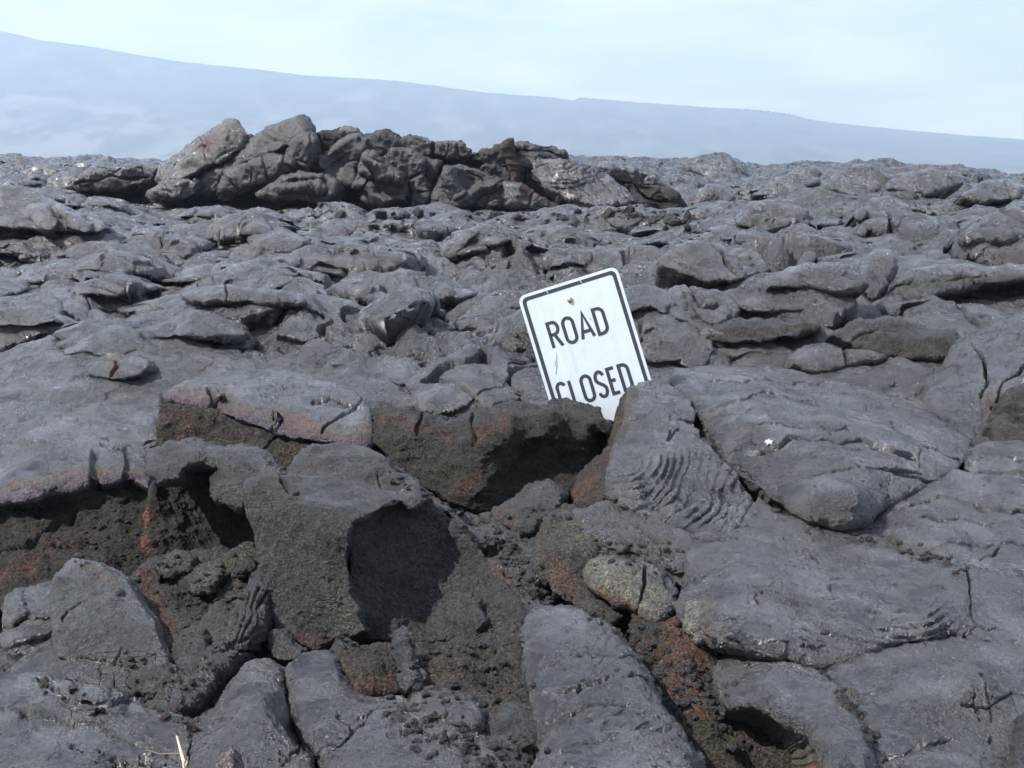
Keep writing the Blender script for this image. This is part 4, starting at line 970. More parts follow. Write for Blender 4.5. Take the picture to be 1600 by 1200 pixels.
R("lava_slab", "low dark slab with a shaded broken edge left of the ridge", "lava slab",
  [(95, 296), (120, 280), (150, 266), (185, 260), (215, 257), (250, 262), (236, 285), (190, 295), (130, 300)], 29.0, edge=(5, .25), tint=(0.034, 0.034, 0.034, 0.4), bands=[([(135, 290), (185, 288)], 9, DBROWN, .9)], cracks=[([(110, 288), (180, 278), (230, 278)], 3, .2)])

# ------------------------------------------------------------------ overhanging slabs and toes standing out of the middle of the field
def foot(px, py):
    Ds = np.exp(np.linspace(math.log(7.0), math.log(60), 2500))
    P = unproj(np.full(2500, px), np.full(2500, py), Ds)
    zz = Hh[np.searchsorted(DD, P[:, 1]), np.searchsorted(UU, P[:, 0] / P[:, 1])]
    return float(Ds[np.argmax(P[:, 2] < zz)])


def S(name, label, cat, pts, near_=.12, lean=1.0, **kw):
    pts = [tuple(q) for q in pts]
    yb = max(q[1] for q in pts); xb = [q[0] for q in pts if q[1] > yb - 8]
    d0 = foot(min(max(sum(xb) / len(xb), -40), 1640), yb + 3) - near_ * .25
    pts = [(x, y + 5 * max(0, 1 - (yb - y) / 14), *r) for x, y, *r in pts]
    o = [(x, y, d0 + lean * (yb - y) / FPX * d0 * 1.6) for x, y in pts]
    kw.setdefault('edge', (12, .012 * d0)); kw['edge'] = (kw['edge'][0] * .8, kw['edge'][1] * .75); kw.setdefault('T', .09 * d0); kw.setdefault('step', 1.3); kw.setdefault('jag', 1.8)
    kw.setdefault('back', (0, 1, -.4)); kw.setdefault('smooth', 1)
    return piece(name, label, cat, o, (), **kw)


GM = 'toes and slabs standing out of the lava field'
S("lava_lobe", "thick lobe with brown banded underside right of centre, cut by the right edge", "lava lobe",
  [(1406, 436), (1425, 420), (1470, 412), (1520, 408), (1580, 414), (1632, 414), (1632, 436), (1600, 440), (1560, 446), (1500, 452), (1440, 468), (1412, 462)], group=GM, near_=.5,
  bands=[([(1420, 450), (1500, 440), (1600, 436)], 9, BROWN, .8)], cracks=[([(1410, 445), (1480, 438), (1560, 430)], 2, .08)], edge=(16, .25))
S("lava_roll", "long knobbly roll under the banded lobe at the right edge", "lava roll",
  [(1282, 505), (1292, 488), (1340, 484), (1400, 482), (1470, 466), (1560, 460), (1632, 464), (1632, 484), (1560, 488), (1480, 494), (1410, 506), (1330, 508)], group=GM, near_=.6, edge=(14, .2), cracks=[([(1325, 484), (1322, 508)], 2, .06), ([(1400, 482), (1402, 506)], 2, .06)])
S("lava_slab", "low slab with a brown broken front just above the low smooth dome", "lava slab",
  [(1296, 524), (1345, 500), (1405, 500), (1450, 512), (1492, 522), (1500, 538), (1482, 554), (1410, 556), (1350, 545)], group=GM, near_=.4, kind='rough', smooth=0, edge=(8, .1),
  bands=[([(1350, 535), (1410, 545), (1490, 545)], 14, BROWN, .9)], cracks=[([(1330, 528), (1380, 518), (1405, 520)], 3, .1)])
S("lava_lobe", "pair of joined rounded toes just above the cracked dome", "lava lobe",
  [(1228, 566), (1250, 546), (1285, 538), (1318, 548), (1350, 544), (1385, 552), (1392, 562), (1350, 566), (1310, 574), (1262, 576)], group=GM, near_=.3, edge=(18, .16), cracks=[([(1318, 546), (1322, 572)], 3, .07)])
S("lava_slab", "upturned slab with a dark hollow under its front edge, above right of the sign", "lava slab",
  [(1022, 412), (1050, 392), (1095, 378), (1130, 384), (1152, 404), (1172, 432), (1140, 436), (1100, 438), (1060, 428)], group=GM, near_=.9, edge=(9, .15), cracks=[([(1110, 382), (1150, 430)], 3, .15), ([(1045, 400), (1095, 432)], 3, .12)])
S("lava_lobe", "smooth bulbous lobe with fine wrinkles between the upturned slab and the lava column", "lava lobe",
  [(1190, 440), (1215, 420), (1270, 412), (1330, 418), (1356, 436), (1352, 450), (1310, 456), (1250, 448), (1200, 452)], group=GM, near_=.6, edge=(18, .25), ropes=[(1280, 400, 22, 50, 20, 150, 7, .03, 1.2)])
S("lava_lobe", "wide low lobe with a glossy front below the bulbous wrinkled one", "lava lobe",
  [(1150, 474), (1180, 456), (1230, 448), (1280, 456), (1296, 472), (1270, 482), (1200, 486), (1160, 484)], group=GM, near_=.4, edge=(18, .2))
S("lava_column", "upright rounded column of lava left of the thick banded lobe", "lava rock",
  [(1342, 440), (1346, 410), (1362, 392), (1385, 390), (1400, 402), (1398, 425), (1385, 448), (1372, 468), (1352, 462)], group=GM, near_=.5, edge=(16, .25), lean=.5)
S("lava_lobe", "knotted group of knobs immediately right of the sign's upper edge", "lava lobe",
  [(1034, 478), (1042, 456), (1070, 448), (1095, 456), (1130, 462), (1160, 480), (1150, 500), (1115, 510), (1085, 500), (1060, 486)], group=GM, near_=.3, edge=(14, .14), rolls=[([(1050, 465), (1060, 475)], 16, .1), ([(1100, 480), (1120, 495)], 18, .1)], cracks=[([(1075, 452), (1090, 478), (1130, 478)], 3, .08)])
S("lava_lobe", "lobe with a black gap beneath it next to the right side of the sign", "lava lobe",
  [(995, 548), (1010, 536), (1055, 530), (1100, 534), (1122, 546), (1100, 556), (1060, 562), (1015, 566)], group=GM, near_=.35, edge=(12, .12))
S("lava_slab", "thin brownish slab running right from the gap beside the sign", "lava slab",
  [(1085, 520), (1130, 506), (1200, 500), (1262, 504), (1290, 512), (1240, 524), (1180, 530), (1120, 532)], group=GM, near_=.4, kind='rough', edge=(7, .08), bands=[([(1100, 524), (1180, 520), (1260, 514)], 9, BROWN, .8)])
S("lava_lobe", "rust stained pair of dark bulbs in the left of the field", "lava lobe",
  [(128, 574), (150, 556), (180, 560), (205, 552), (232, 560), (238, 576), (215, 588), (170, 590), (140, 588)], group=GM, near_=.3, edge=(16, .14), cracks=[([(180, 558), (176, 588)], 4, .1)], bands=[([(178, 562), (182, 586)], 12, RUST, .7)])
S("lava_lobe", "low finger of lava at the left edge with a black gap under its tip", "lava lobe",
  [(-32, 480), (20, 478), (60, 486), (92, 498), (80, 506), (30, 508), (-32, 506)], group=GM, near_=.4, edge=(12, .15))
S("lava_mound", "sloping lobed mound at the left edge below the horizon", "lava mound",
  [(-32, 296), (5, 284), (40, 292), (80, 312), (130, 332), (176, 352), (150, 364), (90, 362), (30, 356), (-32, 352)], group=GM, near_=1.2, edge=(12, .3), T=2.2, rolls=[([(60, 330), (75, 355)], 18, .25), ([(105, 335), (130, 358)], 16, .2)])
S("lava_roll", "short smooth roll with a shadow under it, up the field left of centre", "lava roll",
  [(384, 376), (410, 364), (450, 366), (478, 374), (480, 386), (450, 392), (410, 390)], group=GM, near_=.5, edge=(12, .25))
S("lava_roll", "slim cylindrical roll lying across the field left of the sign", "lava roll",
  [(276, 462), (300, 450), (350, 448), (420, 456), (470, 464), (480, 472), (420, 470), (360, 468), (310, 470)], group=GM, near_=.4, edge=(10, .14), cracks=[([(352, 448), (356, 470)], 2.5, .08)])
S("lava_lobe", "long narrow lobe with a dark underside right above the sign", "lava lobe",
  [(770, 404), (800, 394), (860, 394), (915, 402), (922, 412), (880, 418), (820, 414), (780, 412)], group=GM, near_=.4, edge=(10, .2))

for lb_, pts_, kw_ in [
    ("dark slab on the right-hand crest sloping up to a point", [(1175, 304), (1205, 286), (1240, 270), (1270, 262), (1285, 268), (1280, 288), (1240, 302)], {}),
    ("highest lump of the right-hand crest with a broken right end", [(1288, 296), (1305, 272), (1335, 258), (1358, 260), (1388, 276), (1384, 296), (1335, 302)], {'bands': [([(1370, 270), (1382, 292)], 8, BROWN, .8)]}),
    ("long low lump on the crest right of the highest one", [(1384, 294), (1402, 272), (1450, 266), (1492, 272), (1506, 288), (1450, 300)], {}),
    ("last low slab of the crest next to the right edge", [(1500, 306), (1530, 286), (1568, 284), (1600, 293), (1594, 308), (1540, 314)], {}),
    ("rounded boulder-like lump below the highest crest lump", [(1340, 338), (1362, 312), (1392, 304), (1425, 318), (1424, 334), (1380, 344)], {}),
    ("tilted plate below the last crest slab at the right edge", [(1500, 372), (1540, 345), (1590, 322), (1632, 318), (1632, 350), (1570, 372)], {}),
    ("angular plate beneath the sloping crest slab", [(1150, 350), (1175, 325), (1230, 315), (1262, 330), (1255, 350), (1200, 360)], {'bands': [([(1180, 350), (1250, 346)], 7, BROWN, .7)]})]:
    S("lava_slab", lb_, "lava slab", pts_, near_=.8, edge=(9, .3), smooth=0, kind='fold', amp=.8, group='slabs of the right-hand crest', **kw_)

# ------------------------------------------------------------------ the buried road sign
def flat_mat(name, c, rough=.4, spec=.5, metal=0, var=.06, sc=30):
    m, nt = nodes(name); T = NT(nt)
    co = T.new('ShaderNodeTexCoord').outputs['Object']
    n = T.noise(co, sc, 5, .6)
    f = T.mapr(n, .3, .7, 1 - var, 1 + var)
    base = T.mix(1.0, c, T.new('ShaderNodeCombineColor', ins={0: f, 1: f, 2: f}).outputs[0], 'MULTIPLY')
    r = T.mapr(T.noise(co, 12, 4, .6), .3, .7, rough - .08, rough + .12)
    bs = T.new('ShaderNodeBsdfPrincipled', ins={'Base Color': base, 'Roughness': r, 'Specular IOR Level': spec, 'Metallic': metal})
    T.new('ShaderNodeOutputMaterial', ins={'Surface': bs.outputs[0]})
    return m


M_white = flat_mat("sign_white", rgb(.56, .625, .655), .45, .4, 0, .05, 9)
_t = NT(M_white.node_tree); _b = [n for n in M_white.node_tree.nodes if n.type == 'BSDF_PRINCIPLED'][0]
_c = _t.new('ShaderNodeTexCoord').outputs['Object']
_m = _t.new('ShaderNodeMapping', ins={'Vector': _c, 'Scale': (22, 5, 4)})
_d = _t.math('MULTIPLY', _t.mapr(_t.noise(_m.outputs[0], 1.0, 7, .7, .5), .50, .75, 0, .45), _t.mapr(_t.noise(_c, 3.5, 3, .5), .4, .6, .25, 1))
_sz = _t.new('ShaderNodeSeparateXYZ', ins={0: _c})
_d = _t.math('MULTIPLY', _d, _t.mapr(_sz.outputs[2], 0, -.8, .55, 1.5), clamp=True)
M_white.node_tree.links.new(_t.mix(_d, _b.inputs['Base Color'].links[0].from_socket, rgb(.38, .37, .33)), _b.inputs['Base Color'])
M_ink = flat_mat("sign_black", rgb(.032, .036, .046), .4, .4, 0, .15, 40)
M_brass = flat_mat("brass_bolt", rgb(.42, .33, .17), .35, .5, .9, .1)
M_scr = flat_mat("scratch", rgb(.20, .22, .20), .6)

SW, SH, SD = .572, .90, .0022


def rrect(w, h, r, n=8):
    p = []
    for cx, cy, a in ((w / 2 - r, -r, 0), (-w / 2 + r, -r, 90), (-w / 2 + r, -h + r, 180), (w / 2 - r, -h + r, 270)):
        for k in range(n + 1):
            t = math.radians(a + 90 * k / n); p.append((cx + r * math.cos(t), cy + r * math.sin(t)))
    return p


def prism(poly, y0, y1):
    n = len(poly)
    V = [(x, y0, z) for x, z in poly] + [(x, y1, z) for x, z in poly]
    F = [list(range(n)), list(range(2 * n - 1, n - 1, -1))] + [[i + n, (i + 1) % n + n, (i + 1) % n, i] for i in range(n)]
    return V, F


def simple(name, VF, mat, parent=None, **kw):
    me = bpy.data.meshes.new(name)
    me.from_pydata(*[VF[0], [], VF[1]]); me.materials.append(mat); me.update()
    import bmesh
    bm = bmesh.new(); bm.from_mesh(me); bmesh.ops.recalc_face_normals(bm, faces=bm.faces); bm.to_mesh(me); bm.free()
    return link(name, me, parent=parent, **kw)


sign = bpy.data.objects.new("road_sign", None); COL.objects.link(sign)
sign["label"] = "white ROAD CLOSED sign tilted and half buried in black lava"
sign["category"] = "road sign"
# local frame: x right, z up with 0 at the top edge, -y towards the viewer
simple("sign_panel", prism(rrect(SW, SH, .042), 0, SD), M_white, sign)


def ring(w, h, r, off, wid, y):
    a = rrect(w - 2 * off, h - 2 * off, max(r - off, .01)); b = rrect(w - 2 * (off + wid), h - 2 * (off + wid), max(r - off - wid * .6, .008))
    a = [(x, z - off) for x, z in a]; b = [(x, z - off - wid) for x, z in b]
    n = len(a)
    V = [(x, y, z) for x, z in a] + [(x, y, z) for x, z in b] + [(x, .0002, z) for x, z in a] + [(x, .0002, z) for x, z in b]
    F = []
    for i in range(n):
        j = (i + 1) % n
        F += [[i, j, j + n, i + n], [i, i + 2 * n, j + 2 * n, j], [i + n, j + n, j + 3 * n, i + 3 * n]]
    return V, F


simple("sign_border", ring(SW, SH, .046, .0165, .0205, -.0009), M_ink, sign)
# bolt
V, F = [], []
nb = 20
prof = [(.0165, 0), (.0165, -.001), (.0155, -.004), (.012, -.0075), (.007, -.0095), (.002, -.0102)]
for r_, y_ in prof:
    V += [(-.012 + r_ * math.cos(2 * math.pi * k / nb), y_, -.104 + .0 + r_ * math.sin(2 * math.pi * k / nb)) for k in range(nb)]
for q in range(len(prof) - 1):
    F += [[q * nb + k, q * nb + (k + 1) % nb, (q + 1) * nb + (k + 1) % nb, (q + 1) * nb + k] for k in range(nb)]
F += [[(len(prof) - 1) * nb + k for k in range(nb)]]
bo = simple("bolt", (V, F), M_brass, sign)
for p_ in bo.data.polygons: p_.use_smooth = True


# highway lettering from strokes
def arc(cx, cy, rx, ry, a0, a1, n=14):
    return [(cx + rx * math.cos(math.radians(a0 + (a1 - a0) * k / n)), cy + ry * math.sin(math.radians(a0 + (a1 - a0) * k / n))) for k in range(n + 1)]


def glyph(ch, w, h):
    """centre lines in a box w x h (stroke centres)"""
    r = w / 2
    if ch == 'O': return [(arc(r, h - r * 1.15, r, r * 1.15, 0, 180) + arc(r, r * 1.15, r, r * 1.15, 180, 360), True)]
    if ch == 'C': return [(arc(r, h - r * 1.15, r, r * 1.15, 15, 180) + arc(r, r * 1.15, r, r * 1.15, 180, 345), False)]
    if ch == 'L': return [([(0, h), (0, 0), (w, 0)], False)]
    if ch == 'E': return [([(w, h), (0, h), (0, 0), (w, 0)], False), ([(0, h * .52), (w * .85, h * .52)], False)]
    if ch == 'D': return [([(0, 0), (0, h), (w * .38, h)] + arc(w * .38, h - w * .62, w * .62, w * .62, 85, 0, 8) + arc(w * .38, w * .62, w * .62, w * .62, 0, -85, 8) + [(w * .38, 0)], True)]
    if ch == 'A': return [([(-w * .06, 0), (w / 2, h), (w * 1.06, 0)], False), ([(w * .15, h * .27), (w * .85, h * .27)], False)]
    if ch == 'R': return [([(0, 0), (0, h), (w * .5, h)] + arc(w * .5, h * .76, w * .5, h * .24, 85, -85, 12) + [(w * .5, h * .52), (0, h * .52)], False), ([(w * .45, h * .52), (w * 1.02, 0)], False)]
    if ch == 'S': return [(arc(r, h - h * .25, r, h * .25, 18, 200, 14) + [(r * .5, h * .57), (r * 1.5, h * .44)] + arc(r, h * .25, r, h * .25, 20, -162, 14), False)]


def stroke(pl, wd, closed):
    n = len(pl); V = []; F = []
    P = [Vector(p) for p in pl]
    for i in range(n):
        a = P[i - 1] if (i > 0 or closed) else None
        b = P[(i + 1) % n] if (i < n - 1 or closed) else None
        d1 = (P[i] - a).normalized() if a is not None and (P[i] - a).length > 1e-7 else None
        d2 = (b - P[i]).normalized() if b is not None and (b - P[i]).length > 1e-7 else None
        if d1 is None: d1 = d2
        if d2 is None: d2 = d1
        t = (d1 + d2)
        t = t.normalized() if t.length > 1e-6 else d1
        nn = Vector((-t.y, t.x)); k = 1 / max(.45, abs(nn.dot(Vector((-d1.y, d1.x)))))
        V += [P[i] + nn * wd / 2 * k, P[i] - nn * wd / 2 * k]
    m = n if closed else n - 1
    for i in range(m):
        j = (i + 1) % n
        F.append([2 * i, 2 * i + 1, 2 * j + 1, 2 * j])
    return V, F


def word(text, zc, h, widths, gap, sw, name, x0=0.0):
    tot = sum(widths) + gap * (len(text) - 1)
    x = -tot / 2 + x0
    V, F = [], []
    e = 0
    for ch, w in zip(text, widths):
        for pl, cl in glyph(ch, w - sw, h - sw):
            vv, ff = stroke(pl, sw, cl)
            o = len(V)
            y = -.0008 - e * .00012; e += 1
            V += [(x + sw / 2 + p.x, y, zc - h / 2 + sw / 2 + p.y) for p in vv]
            F += [[o + k for k in f] for f in ff]
        x += w + gap
    me = bpy.data.meshes.new(name); me.from_pydata(V, [], F); me.materials.append(M_ink)
    return link(name, me, parent=sign)


w1_ = word("ROAD", -.262, .158, [.070, .074, .078, .070], .0135, .0185, "lettering", -.017)
w2_ = word("CLOSED", -.598, .158, [.062, .054, .070, .064, .055, .064], .0105, .0185, "lettering", -.022)
w1_["label"] = "upper line of lettering reading ROAD"; w2_["label"] = "lower line of lettering reading CLOSED"
for nm, segs in (("scratch", [((-.176, -.385), (-.207, -.475), .0045), ((-.170, -.36), (-.176, -.385), .003), ((-.190, -.40), (-.200, -.43), .003)]), ("scratch", [((.062, -.232), (.060, -.240), .005)]),
                 ("scratch", [((.075, -.795), (.078, -.830), .0015)])):
    V, F = [], []
    for k, (a, b, w_) in enumerate(segs):
        vv, ff = stroke([a, ((a[0] + b[0]) / 2 + .004, (a[1] + b[1]) / 2), b], w_, False)
        o = len(V); V += [(p.x, -.0007 - k * .0001, p.y) for p in vv]; F += [[o + i for i in f] for f in ff]
    me = bpy.data.meshes.new(nm); me.from_pydata(V, [], F); me.materials.append(M_scr); link(nm, me, parent=sign)
for a, b in (((-.125, -.008), (-.118, -.034)), ((.068, -.008), (.078, -.034))):
    vv, ff = stroke([a, b], .0035, False)
    me = bpy.data.meshes.new("chip"); me.from_pydata([(p.x, -.0012, p.y) for p in vv], [], ff); me.materials.append(M_white); link("chip", me, parent=sign)

# place: top edge runs from pixel (812,462) to (961,417)
DS = 6.85
A = unproj(811, 463, DS + .02); B = unproj(961, 416, DS - .02)
Cb = unproj(1016, 622, DS - .17)   # along the right side, leaning: lower end nearer
ux = Vector(B - A); top_w = ux.length; ux.normalize()
dn = Vector(Cb - B); dn = (dn - ux * dn.dot(ux)).normalized()
yy = dn.cross(ux); yy.normalize()
from mathutils import Matrix
uz = -dn
yv = uz.cross(ux)
mid = Vector((A + B) / 2)
s_ = top_w / (SW - .018)
Mx = Matrix((ux * s_, yv * s_, uz * s_)).transposed().to_4x4()
base_pt = mid + dn * SH * s_
# the empty stands at the sign's foot; its children are built from the top edge down
Mx.translation = base_pt
sign.matrix_world = Mx
for c in sign.children: c.location = (0, 0, SH)

# ------------------------------------------------------------------ loose clinker caught in the gaps, resting where it fell
bpy.context.view_layer.update()
dg = bpy.context.evaluated_depsgraph_get()
ZONES = [([(800, 880), (850, 930), (960, 975), (1015, 1030), (1060, 1120)], 16, 220), ([(1040, 960), (1080, 1100), (1180, 1150)], 40, 300), ([(640, 1100), (640, 1140), (760, 1180), (830, 1180)], 34, 260),
         ([(250, 880), (300, 950), (380, 900)], 50, 260), ([(700, 800), (800, 850), (830, 930)], 40, 200), ([(0, 870), (120, 850), (230, 840)], 60, 160), ([(200, 1040), (300, 1060), (380, 1010)], 30, 120),
         ([(680, 1040), (800, 1060)], 60, 160), ([(1340, 838), (1440, 870), (1510, 890)], 12, 80), ([(1120, 720), (1200, 790), (1330, 835)], 12, 90), ([(60, 1070), (240, 1100), (300, 1130)], 22, 90),
         ([(900, 860), (1060, 870)], 26, 60), ([(470, 1000), (600, 1008), (760, 1000)], 12, 90), ([(1280, 1050), (1340, 1110), (1365, 1180)], 10, 60), ([(600, 740), (700, 800), (880, 800)], 20, 110),
         ([(500, 334), (1000, 340)], 9, 110), ([(960, 330), (1090, 350)], 16, 110), ([(150, 300), (520, 322)], 8, 80)]
V, F = [], []
import itertools
ico = [(0, 0, 1), (.9, 0, .45), (.28, .85, .45), (-.72, .53, .45), (-.72, -.53, .45), (.28, -.85, .45), (.72, .53, -.45), (-.28, .85, -.45), (-.9, 0, -.45), (-.28, -.85, -.45), (.72, -.53, -.45), (0, 0, -1)]
icf = [(0, 1, 2), (0, 2, 3), (0, 3, 4), (0, 4, 5), (0, 5, 1), (1, 6, 2), (2, 7, 3), (3, 8, 4), (4, 9, 5), (5, 10, 1), (6, 7, 2), (7, 8, 3), (8, 9, 4), (9, 10, 5), (10, 6, 1), (11, 7, 6), (11, 8, 7), (11, 9, 8), (11, 10, 9), (11, 6, 10)]
cam_o = Vector((0, 0, CAM_Z))
fp = []
for qx_, qy_ in [(1193, 691), (1196, 686), (1199, 688), (1201, 683), (1205, 687), (1212, 688), (1208, 692), (1210, 697), (1203, 695), (1199, 699), (1198, 693)]:
    dv = Vector(unproj(1201 + (qx_ - 1202) * .72, 691 + (qy_ - 691) * .62, 5.0)) - cam_o; dv.normalize()
    hit, loc, nrm, _i, ob, _m = scene.ray_cast(dg, cam_o, dv)
    fp.append(Vector(loc) - dv * .012)
fc = sum(fp, Vector()) / len(fp)
fv = [tuple(v - fc + Vector((0, -.002, .004))) for v in fp] + [tuple(v - fc + Vector((0, .015, -.02))) for v in fp]
nf = len(fp)
simple("bird_dropping", (fv, [list(range(nf))] + [[i_, (i_ + 1) % nf, (i_ + 1) % nf + nf, i_ + nf] for i_ in range(nf)]), flat_mat("guano", rgb(.30, .32, .31), .8, .2, 0, .2, 200),
       label="small white splash on the cracked lava dome", cat="bird dropping", loc=fc)
for pl, spread, cnt in ZONES:
    pl = np.array(pl, float)
    for _ in range(int(cnt * .6)):
        k = rng.integers(0, len(pl) - 1); t = rng.random()
        q = pl[k] + (pl[k + 1] - pl[k]) * t + rng.normal(0, spread * .5, 2)
        dv = Vector(unproj(q[0], q[1], 5.0)) - cam_o; dv.normalize()
        hit, loc, nrm, _i, ob, _m = scene.ray_cast(dg, cam_o, dv)
        if not hit or nrm.z < .45 or ob.name.startswith(('sign', 'letter')): continue
        far_ = loc.y > 15
        r_ = (.03 + .11 * rng.random() ** 3) if far_ else (.004 + .020 * rng.random() ** 2.5)
        sc3 = r_ * np.array([rng.uniform(.7, 1.4), rng.uniform(.6, 1.1), rng.uniform(.4, .9)])
        a_ = rng.uniform(0, 6.28); ca, sa = math.cos(a_), math.sin(a_)
        o = len(V)
        for vx in ico:
            w3 = np.array(vx) * sc3 * (1 + rng.uniform(-.3, .3))
            V.append((loc.x + w3[0] * ca - w3[1] * sa, loc.y + w3[0] * sa + w3[1] * ca, loc.z + w3[2] + sc3[2] * .35))
        F += [(a + o, b + o, c + o) for a, b, c in icf]
V = np.array(V); F = np.array(F)
tn = np.zeros((len(V), 4), np.float32); rr_ = np.repeat(rng.random(len(V) // 12), 12)
tn[:, :3] = np.where(rr_[:, None] < .15, np.array(BROWN), np.where(rr_[:, None] < .22, np.array((.052, .031, .024)), np.array((.028, .029, .031)))); tn[:, 3] = .8
link("lava_gravel", mesh_from("lava_gravel", V, (np.zeros((0, 4), int), F), tn, False, M_rough), "small loose grey and brown lava crumbs in the gaps between slabs", "gravel", None, "stuff")

# ------------------------------------------------------------------ dry straw in the foreground
def tube(pts, radii, n=6):
    V, F = [], []
    P = [Vector(p) for p in pts]
    for i, p in enumerate(P):
        t = (P[min(i + 1, len(P) - 1)] - P[max(i - 1, 0)]).normalized()
        a = t.orthogonal().normalized(); b = t.cross(a)
        V += [tuple(p + (a * math.cos(2 * math.pi * k / n) + b * math.sin(2 * math.pi * k / n)) * radii[i]) for k in range(n)]
    for i in range(len(P) - 1):
        F += [[i * n + k, i * n + (k + 1) % n, (i + 1) * n + (k + 1) % n, (i + 1) * n + k] for k in range(n)]
    F += [list(range(n)), [(len(P) - 1) * n + k for k in range(n)]]
    return V, F


M_straw = flat_mat("dry_straw", rgb(.50, .43, .28), .6, .3, 0, .25, 60)
st = bpy.data.objects.new("dry_straw", None); COL.objects.link(st)
o_ = unproj(290, 1235, 2.5); st.location = o_
st["label"] = "pale dry straw stalk sticking up on the bottom edge"; st["category"] = "straw"
def loc_(pts): return [tuple(unproj(a, b, c) - o_) for a, b, c in pts]
simple("stalk", tube(loc_([(290, 1235, 2.5), (287, 1190, 2.52), (282, 1172, 2.55), (276, 1150, 2.6)]), [.004, .0045, .0032, .002]), M_straw, st)
simple("leaf", tube(loc_([(288, 1200, 2.52), (292, 1192, 2.54), (294, 1182, 2.55)]), [.002, .002, .001]), M_straw, st)
tw = simple("dry_twig", tube([tuple(unproj(a, b, c) - unproj(260, 1180, 2.85)) for a, b, c in [(228, 1172, 2.9), (250, 1178, 2.86), (275, 1177, 2.84), (290, 1178, 2.8)]], [.001, .0014, .0014, .0008]),
            flat_mat("twig", rgb(.16, .12, .07), .7), label="thin brown twig lying on the dark rock left of the straw", cat="twig")
tw.location = unproj(260, 1180, 2.85)

# ------------------------------------------------------------------ the hillside behind
cp = [(-900, -75), (-500, -25), (-250, 12), (0, 48), (60, 62), (130, 71), (280, 96), (400, 108), (480, 118), (600, 124), (690, 135), (760, 145), (860, 152), (897, 157), (903, 152), (1000, 160), (1100, 167), (1160, 171), (1240, 182), (1262, 188),
      (1380, 200), (1500, 211), (1600, 218), (1900, 245), (2500, 300)]
nx, ny = 700, 180
pxs = np.linspace(-900, 2500, nx)
top = np.interp(pxs, [c[0] for c in cp], [c[1] for c in cp])
DT, DB = 3100.0, 2050.0
tp = unproj(pxs, top, DT)
Vh = np.zeros((ny, nx, 3))
zb0 = -8.0
for j in range(ny):
    if j < 130:
        t = j / 129.0
        d = DB + (DT - DB) * t
        x = tp[:, 0] * (.9 + .1 * t)
        z = zb0 + (tp[:, 2] - zb0) * (t ** .9)
        g = math.sin(math.pi * min(t, 1)) ** .6
    else:
        t = (j - 129) / 50.0
        d = DT + 450 * t
        x = tp[:, 0] * (1 + .4 * t)
        z = tp[:, 2] - 60 * t * t - 4 * t
        g = 0
    Vh[j, :, 0] = x; Vh[j, :, 1] = d; Vh[j, :, 2] = z
    fx = (x / 260).astype(np.float32); fy = np.full(nx, d / 700, np.float32)
    Vh[j, :, 2] += g * (10 * fbm2(fx, fy, 1, 5, 201, .6)) + (1.6 * fbm2(fx * 12, fy, 1, 3, 203) if j > 120 else 0)
idx = np.arange(nx * ny).reshape(ny, nx)
Qh = np.stack([idx[:-1, :-1], idx[:-1, 1:], idx[1:, 1:], idx[1:, :-1]], -1).reshape(-1, 4)
m, nt = nodes("hillside"); T = NT(nt)
co = T.new('ShaderNodeTexCoord').outputs['Object']
mp = T.new('ShaderNodeMapping', ins={'Vector': co, 'Scale': (.0085, .0022, .022), 'Rotation': (0, .13, 0)})
nz = T.noise(mp.outputs[0], 1.0, 7, .6, .4)
mp2 = T.new('ShaderNodeMapping', ins={'Vector': co, 'Scale': (.018, .006, .022), 'Rotation': (0, .13, 0)})
nz2 = T.noise(mp2.outputs[0], 1.0, 6, .7)
sx = T.new('ShaderNodeSeparateXYZ', ins={0: co})
low = T.mapr(sx.outputs[2], 20, 230, .09, -.05)
f = T.mapr(T.math('ADD', T.math('ADD', nz, low), T.math('MULTIPLY', T.math('SUBTRACT', nz2, .5), .25)), .54, .66, 0, 1)
c = T.mix(T.mapr(nz2, .40, .60, 0, 1), rgb(.030, .040, .028), rgb(.070, .080, .055))
c = T.mix(T.math('MULTIPLY', f, T.mapr(sx.outputs[0], -900, 500, .95, .25)), c, rgb(.125, .125, .10))
bs = T.new('ShaderNodeBsdfPrincipled', ins={'Base Color': c, 'Roughness': .95, 'Specular IOR Level': .1})
T.new('ShaderNodeOutputMaterial', ins={'Surface': bs.outputs[0]})
me = mesh_from("hillside", Vh.reshape(-1, 3), (Qh,), None, True, m)
link("hills", me, "long bluish hillside sloping down to the right behind the lava", None, None, "structure")

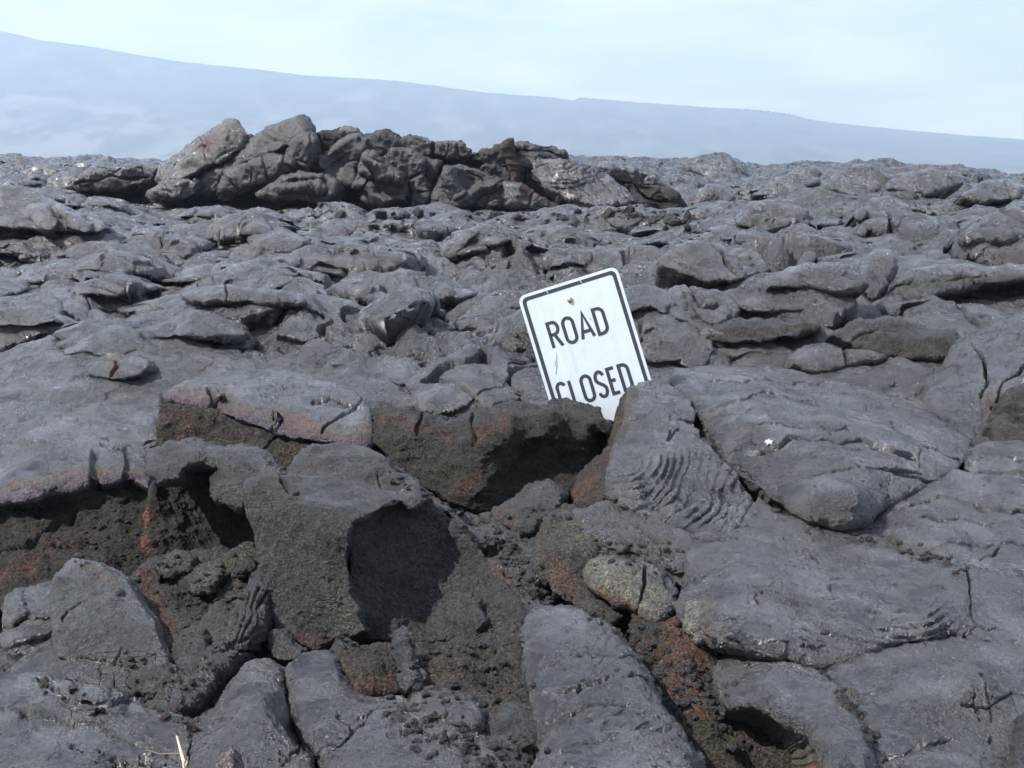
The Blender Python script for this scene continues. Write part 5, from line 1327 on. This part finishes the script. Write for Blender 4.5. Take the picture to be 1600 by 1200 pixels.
# far-off wood on the crest: small irregular crowns with trunks, one mass
V, F = [], []
M_tree = flat_mat("far_foliage", rgb(.05, .065, .04), .9, .1, 0, .5, .3)
for k in range(260):
    pxc = min(rng.normal(1205, 38), 1290) if k < 200 else rng.uniform(905, 1290)
    zt = np.interp(pxc, [c_[0] for c_ in cp], [c_[1] for c_ in cp])
    b = unproj(pxc, zt, DT + rng.uniform(-20, 60))
    big_ = math.exp(-((pxc - 1240) / 60) ** 2) + .35
    b[2] -= 5
    hgt = 4 + rng.uniform(4, 9) * (.35 + .4 * math.exp(-((pxc - 1215) / 45) ** 2)) * (1 if k < 200 else .6); wd = hgt * rng.uniform(.5, .9)
    for cl in range(4):
        cx, cz, rr = b[0] + rng.uniform(-.4, .4) * wd, b[2] + hgt * rng.uniform(.4, .95), wd * rng.uniform(.28, .5)
        o = len(V); nn = 6
        V += [(cx, b[1], cz + rr * .8), (cx, b[1], cz - rr * .8)]
        V += [(cx + rr * math.cos(a_) * rng.uniform(.7, 1.2), b[1] + rr * math.sin(a_), cz + rng.uniform(-.3, .3) * rr) for a_ in np.linspace(0, 2 * math.pi, nn, endpoint=False)]
        for q in range(nn):
            F += [[o, o + 2 + q, o + 2 + (q + 1) % nn], [o + 1, o + 2 + (q + 1) % nn, o + 2 + q]]
    o = len(V)
    V += [(b[0] - .3, b[1], b[2] - 6), (b[0] + .3, b[1], b[2] - 6), (b[0], b[1] + .4, b[2] + hgt * .6)]
    F += [[o, o + 1, o + 2]]
me = bpy.data.meshes.new("woodland"); me.from_pydata(V, [], F); me.materials.append(M_tree)
link("woodland", me, "faint line of far trees along the crest of the hill at right", "trees", None, "stuff")

# ------------------------------------------------------------------ haze
def box(name, x0, x1, y0, y1, z0, z1, mat, **kw):
    V = [(x, y, z) for z in (z0, z1) for y in (y0, y1) for x in (x0, x1)]
    F = [(0, 2, 3, 1), (4, 5, 7, 6), (0, 1, 5, 4), (2, 6, 7, 3), (0, 4, 6, 2), (1, 3, 7, 5)]
    return simple(name, (V, F), mat, **kw)


m, nt = nodes("haze_air"); T = NT(nt)
pv = T.new('ShaderNodeVolumePrincipled', ins={'Color': HAZE_COL, 'Density': HAZE, 'Anisotropy': .2})
o_ = T.new('ShaderNodeOutputMaterial'); nt.links.new(pv.outputs[0], o_.inputs['Volume'])
zmax = float(Vh[:, :, 2].max()) + 20
box("haze", -4600, 4600, -300, 3650, -70, zmax, m, label="pale blue haze over the lava and the hill", kind="stuff", cat="haze")

# ------------------------------------------------------------------ sky and sun
SUN_DIR = Vector(SUN).normalized()
elev = math.asin(SUN_DIR.z); azi = math.atan2(SUN_DIR.x, SUN_DIR.y)
w = bpy.data.worlds.new("World"); scene.world = w; w.use_nodes = True
nt = w.node_tree; nt.nodes.clear(); T = NT(nt)
sky = T.new('ShaderNodeTexSky', sky_type='NISHITA')
sky.sun_disc = False; sky.sun_elevation = elev; sky.sun_rotation = azi
sky.air_density = 1.0; sky.dust_density = 1.5; sky.ozone_density = 1.0
tc = T.new('ShaderNodeTexCoord').outputs['Generated']
mp = T.new('ShaderNodeMapping', ins={'Vector': tc, 'Scale': (2.4, 2.4, 11.0), 'Rotation': (0, .12, 0)})
cn = T.noise(mp.outputs[0], 2.3, 6, .5, .3)
cf = T.mapr(cn, .36, .62, CLOUD0, CLOUD1)
sz = T.new('ShaderNodeSeparateXYZ', ins={0: tc})
cc = T.mix(T.mapr(sz.outputs[2], .0, .32, 0, 1), HORIZON_COL, CLOUD_COL)
cloud = T.mix(cf, sky.outputs[0], cc)
T.new('ShaderNodeOutputWorld', ins={'Surface': T.new('ShaderNodeBackground', ins={'Color': cloud, 'Strength': SKY}).outputs[0]})
sd = bpy.data.lights.new("sun", 'SUN'); sd.energy = SUN_E; sd.angle = math.radians(.6); sd.color = (1.0, .955, .89)
so = bpy.data.objects.new("sun", sd); COL.objects.link(so)
so.rotation_euler = (-SUN_DIR).to_track_quat('-Z', 'Y').to_euler()

scene.view_settings.view_transform = 'Standard'; scene.view_settings.look = 'None'
scene.view_settings.exposure = EXPO; scene.view_settings.gamma = 1.0
scene.cycles.max_bounces = 6; scene.cycles.volume_bounces = 1
scene.cycles.use_denoising = True
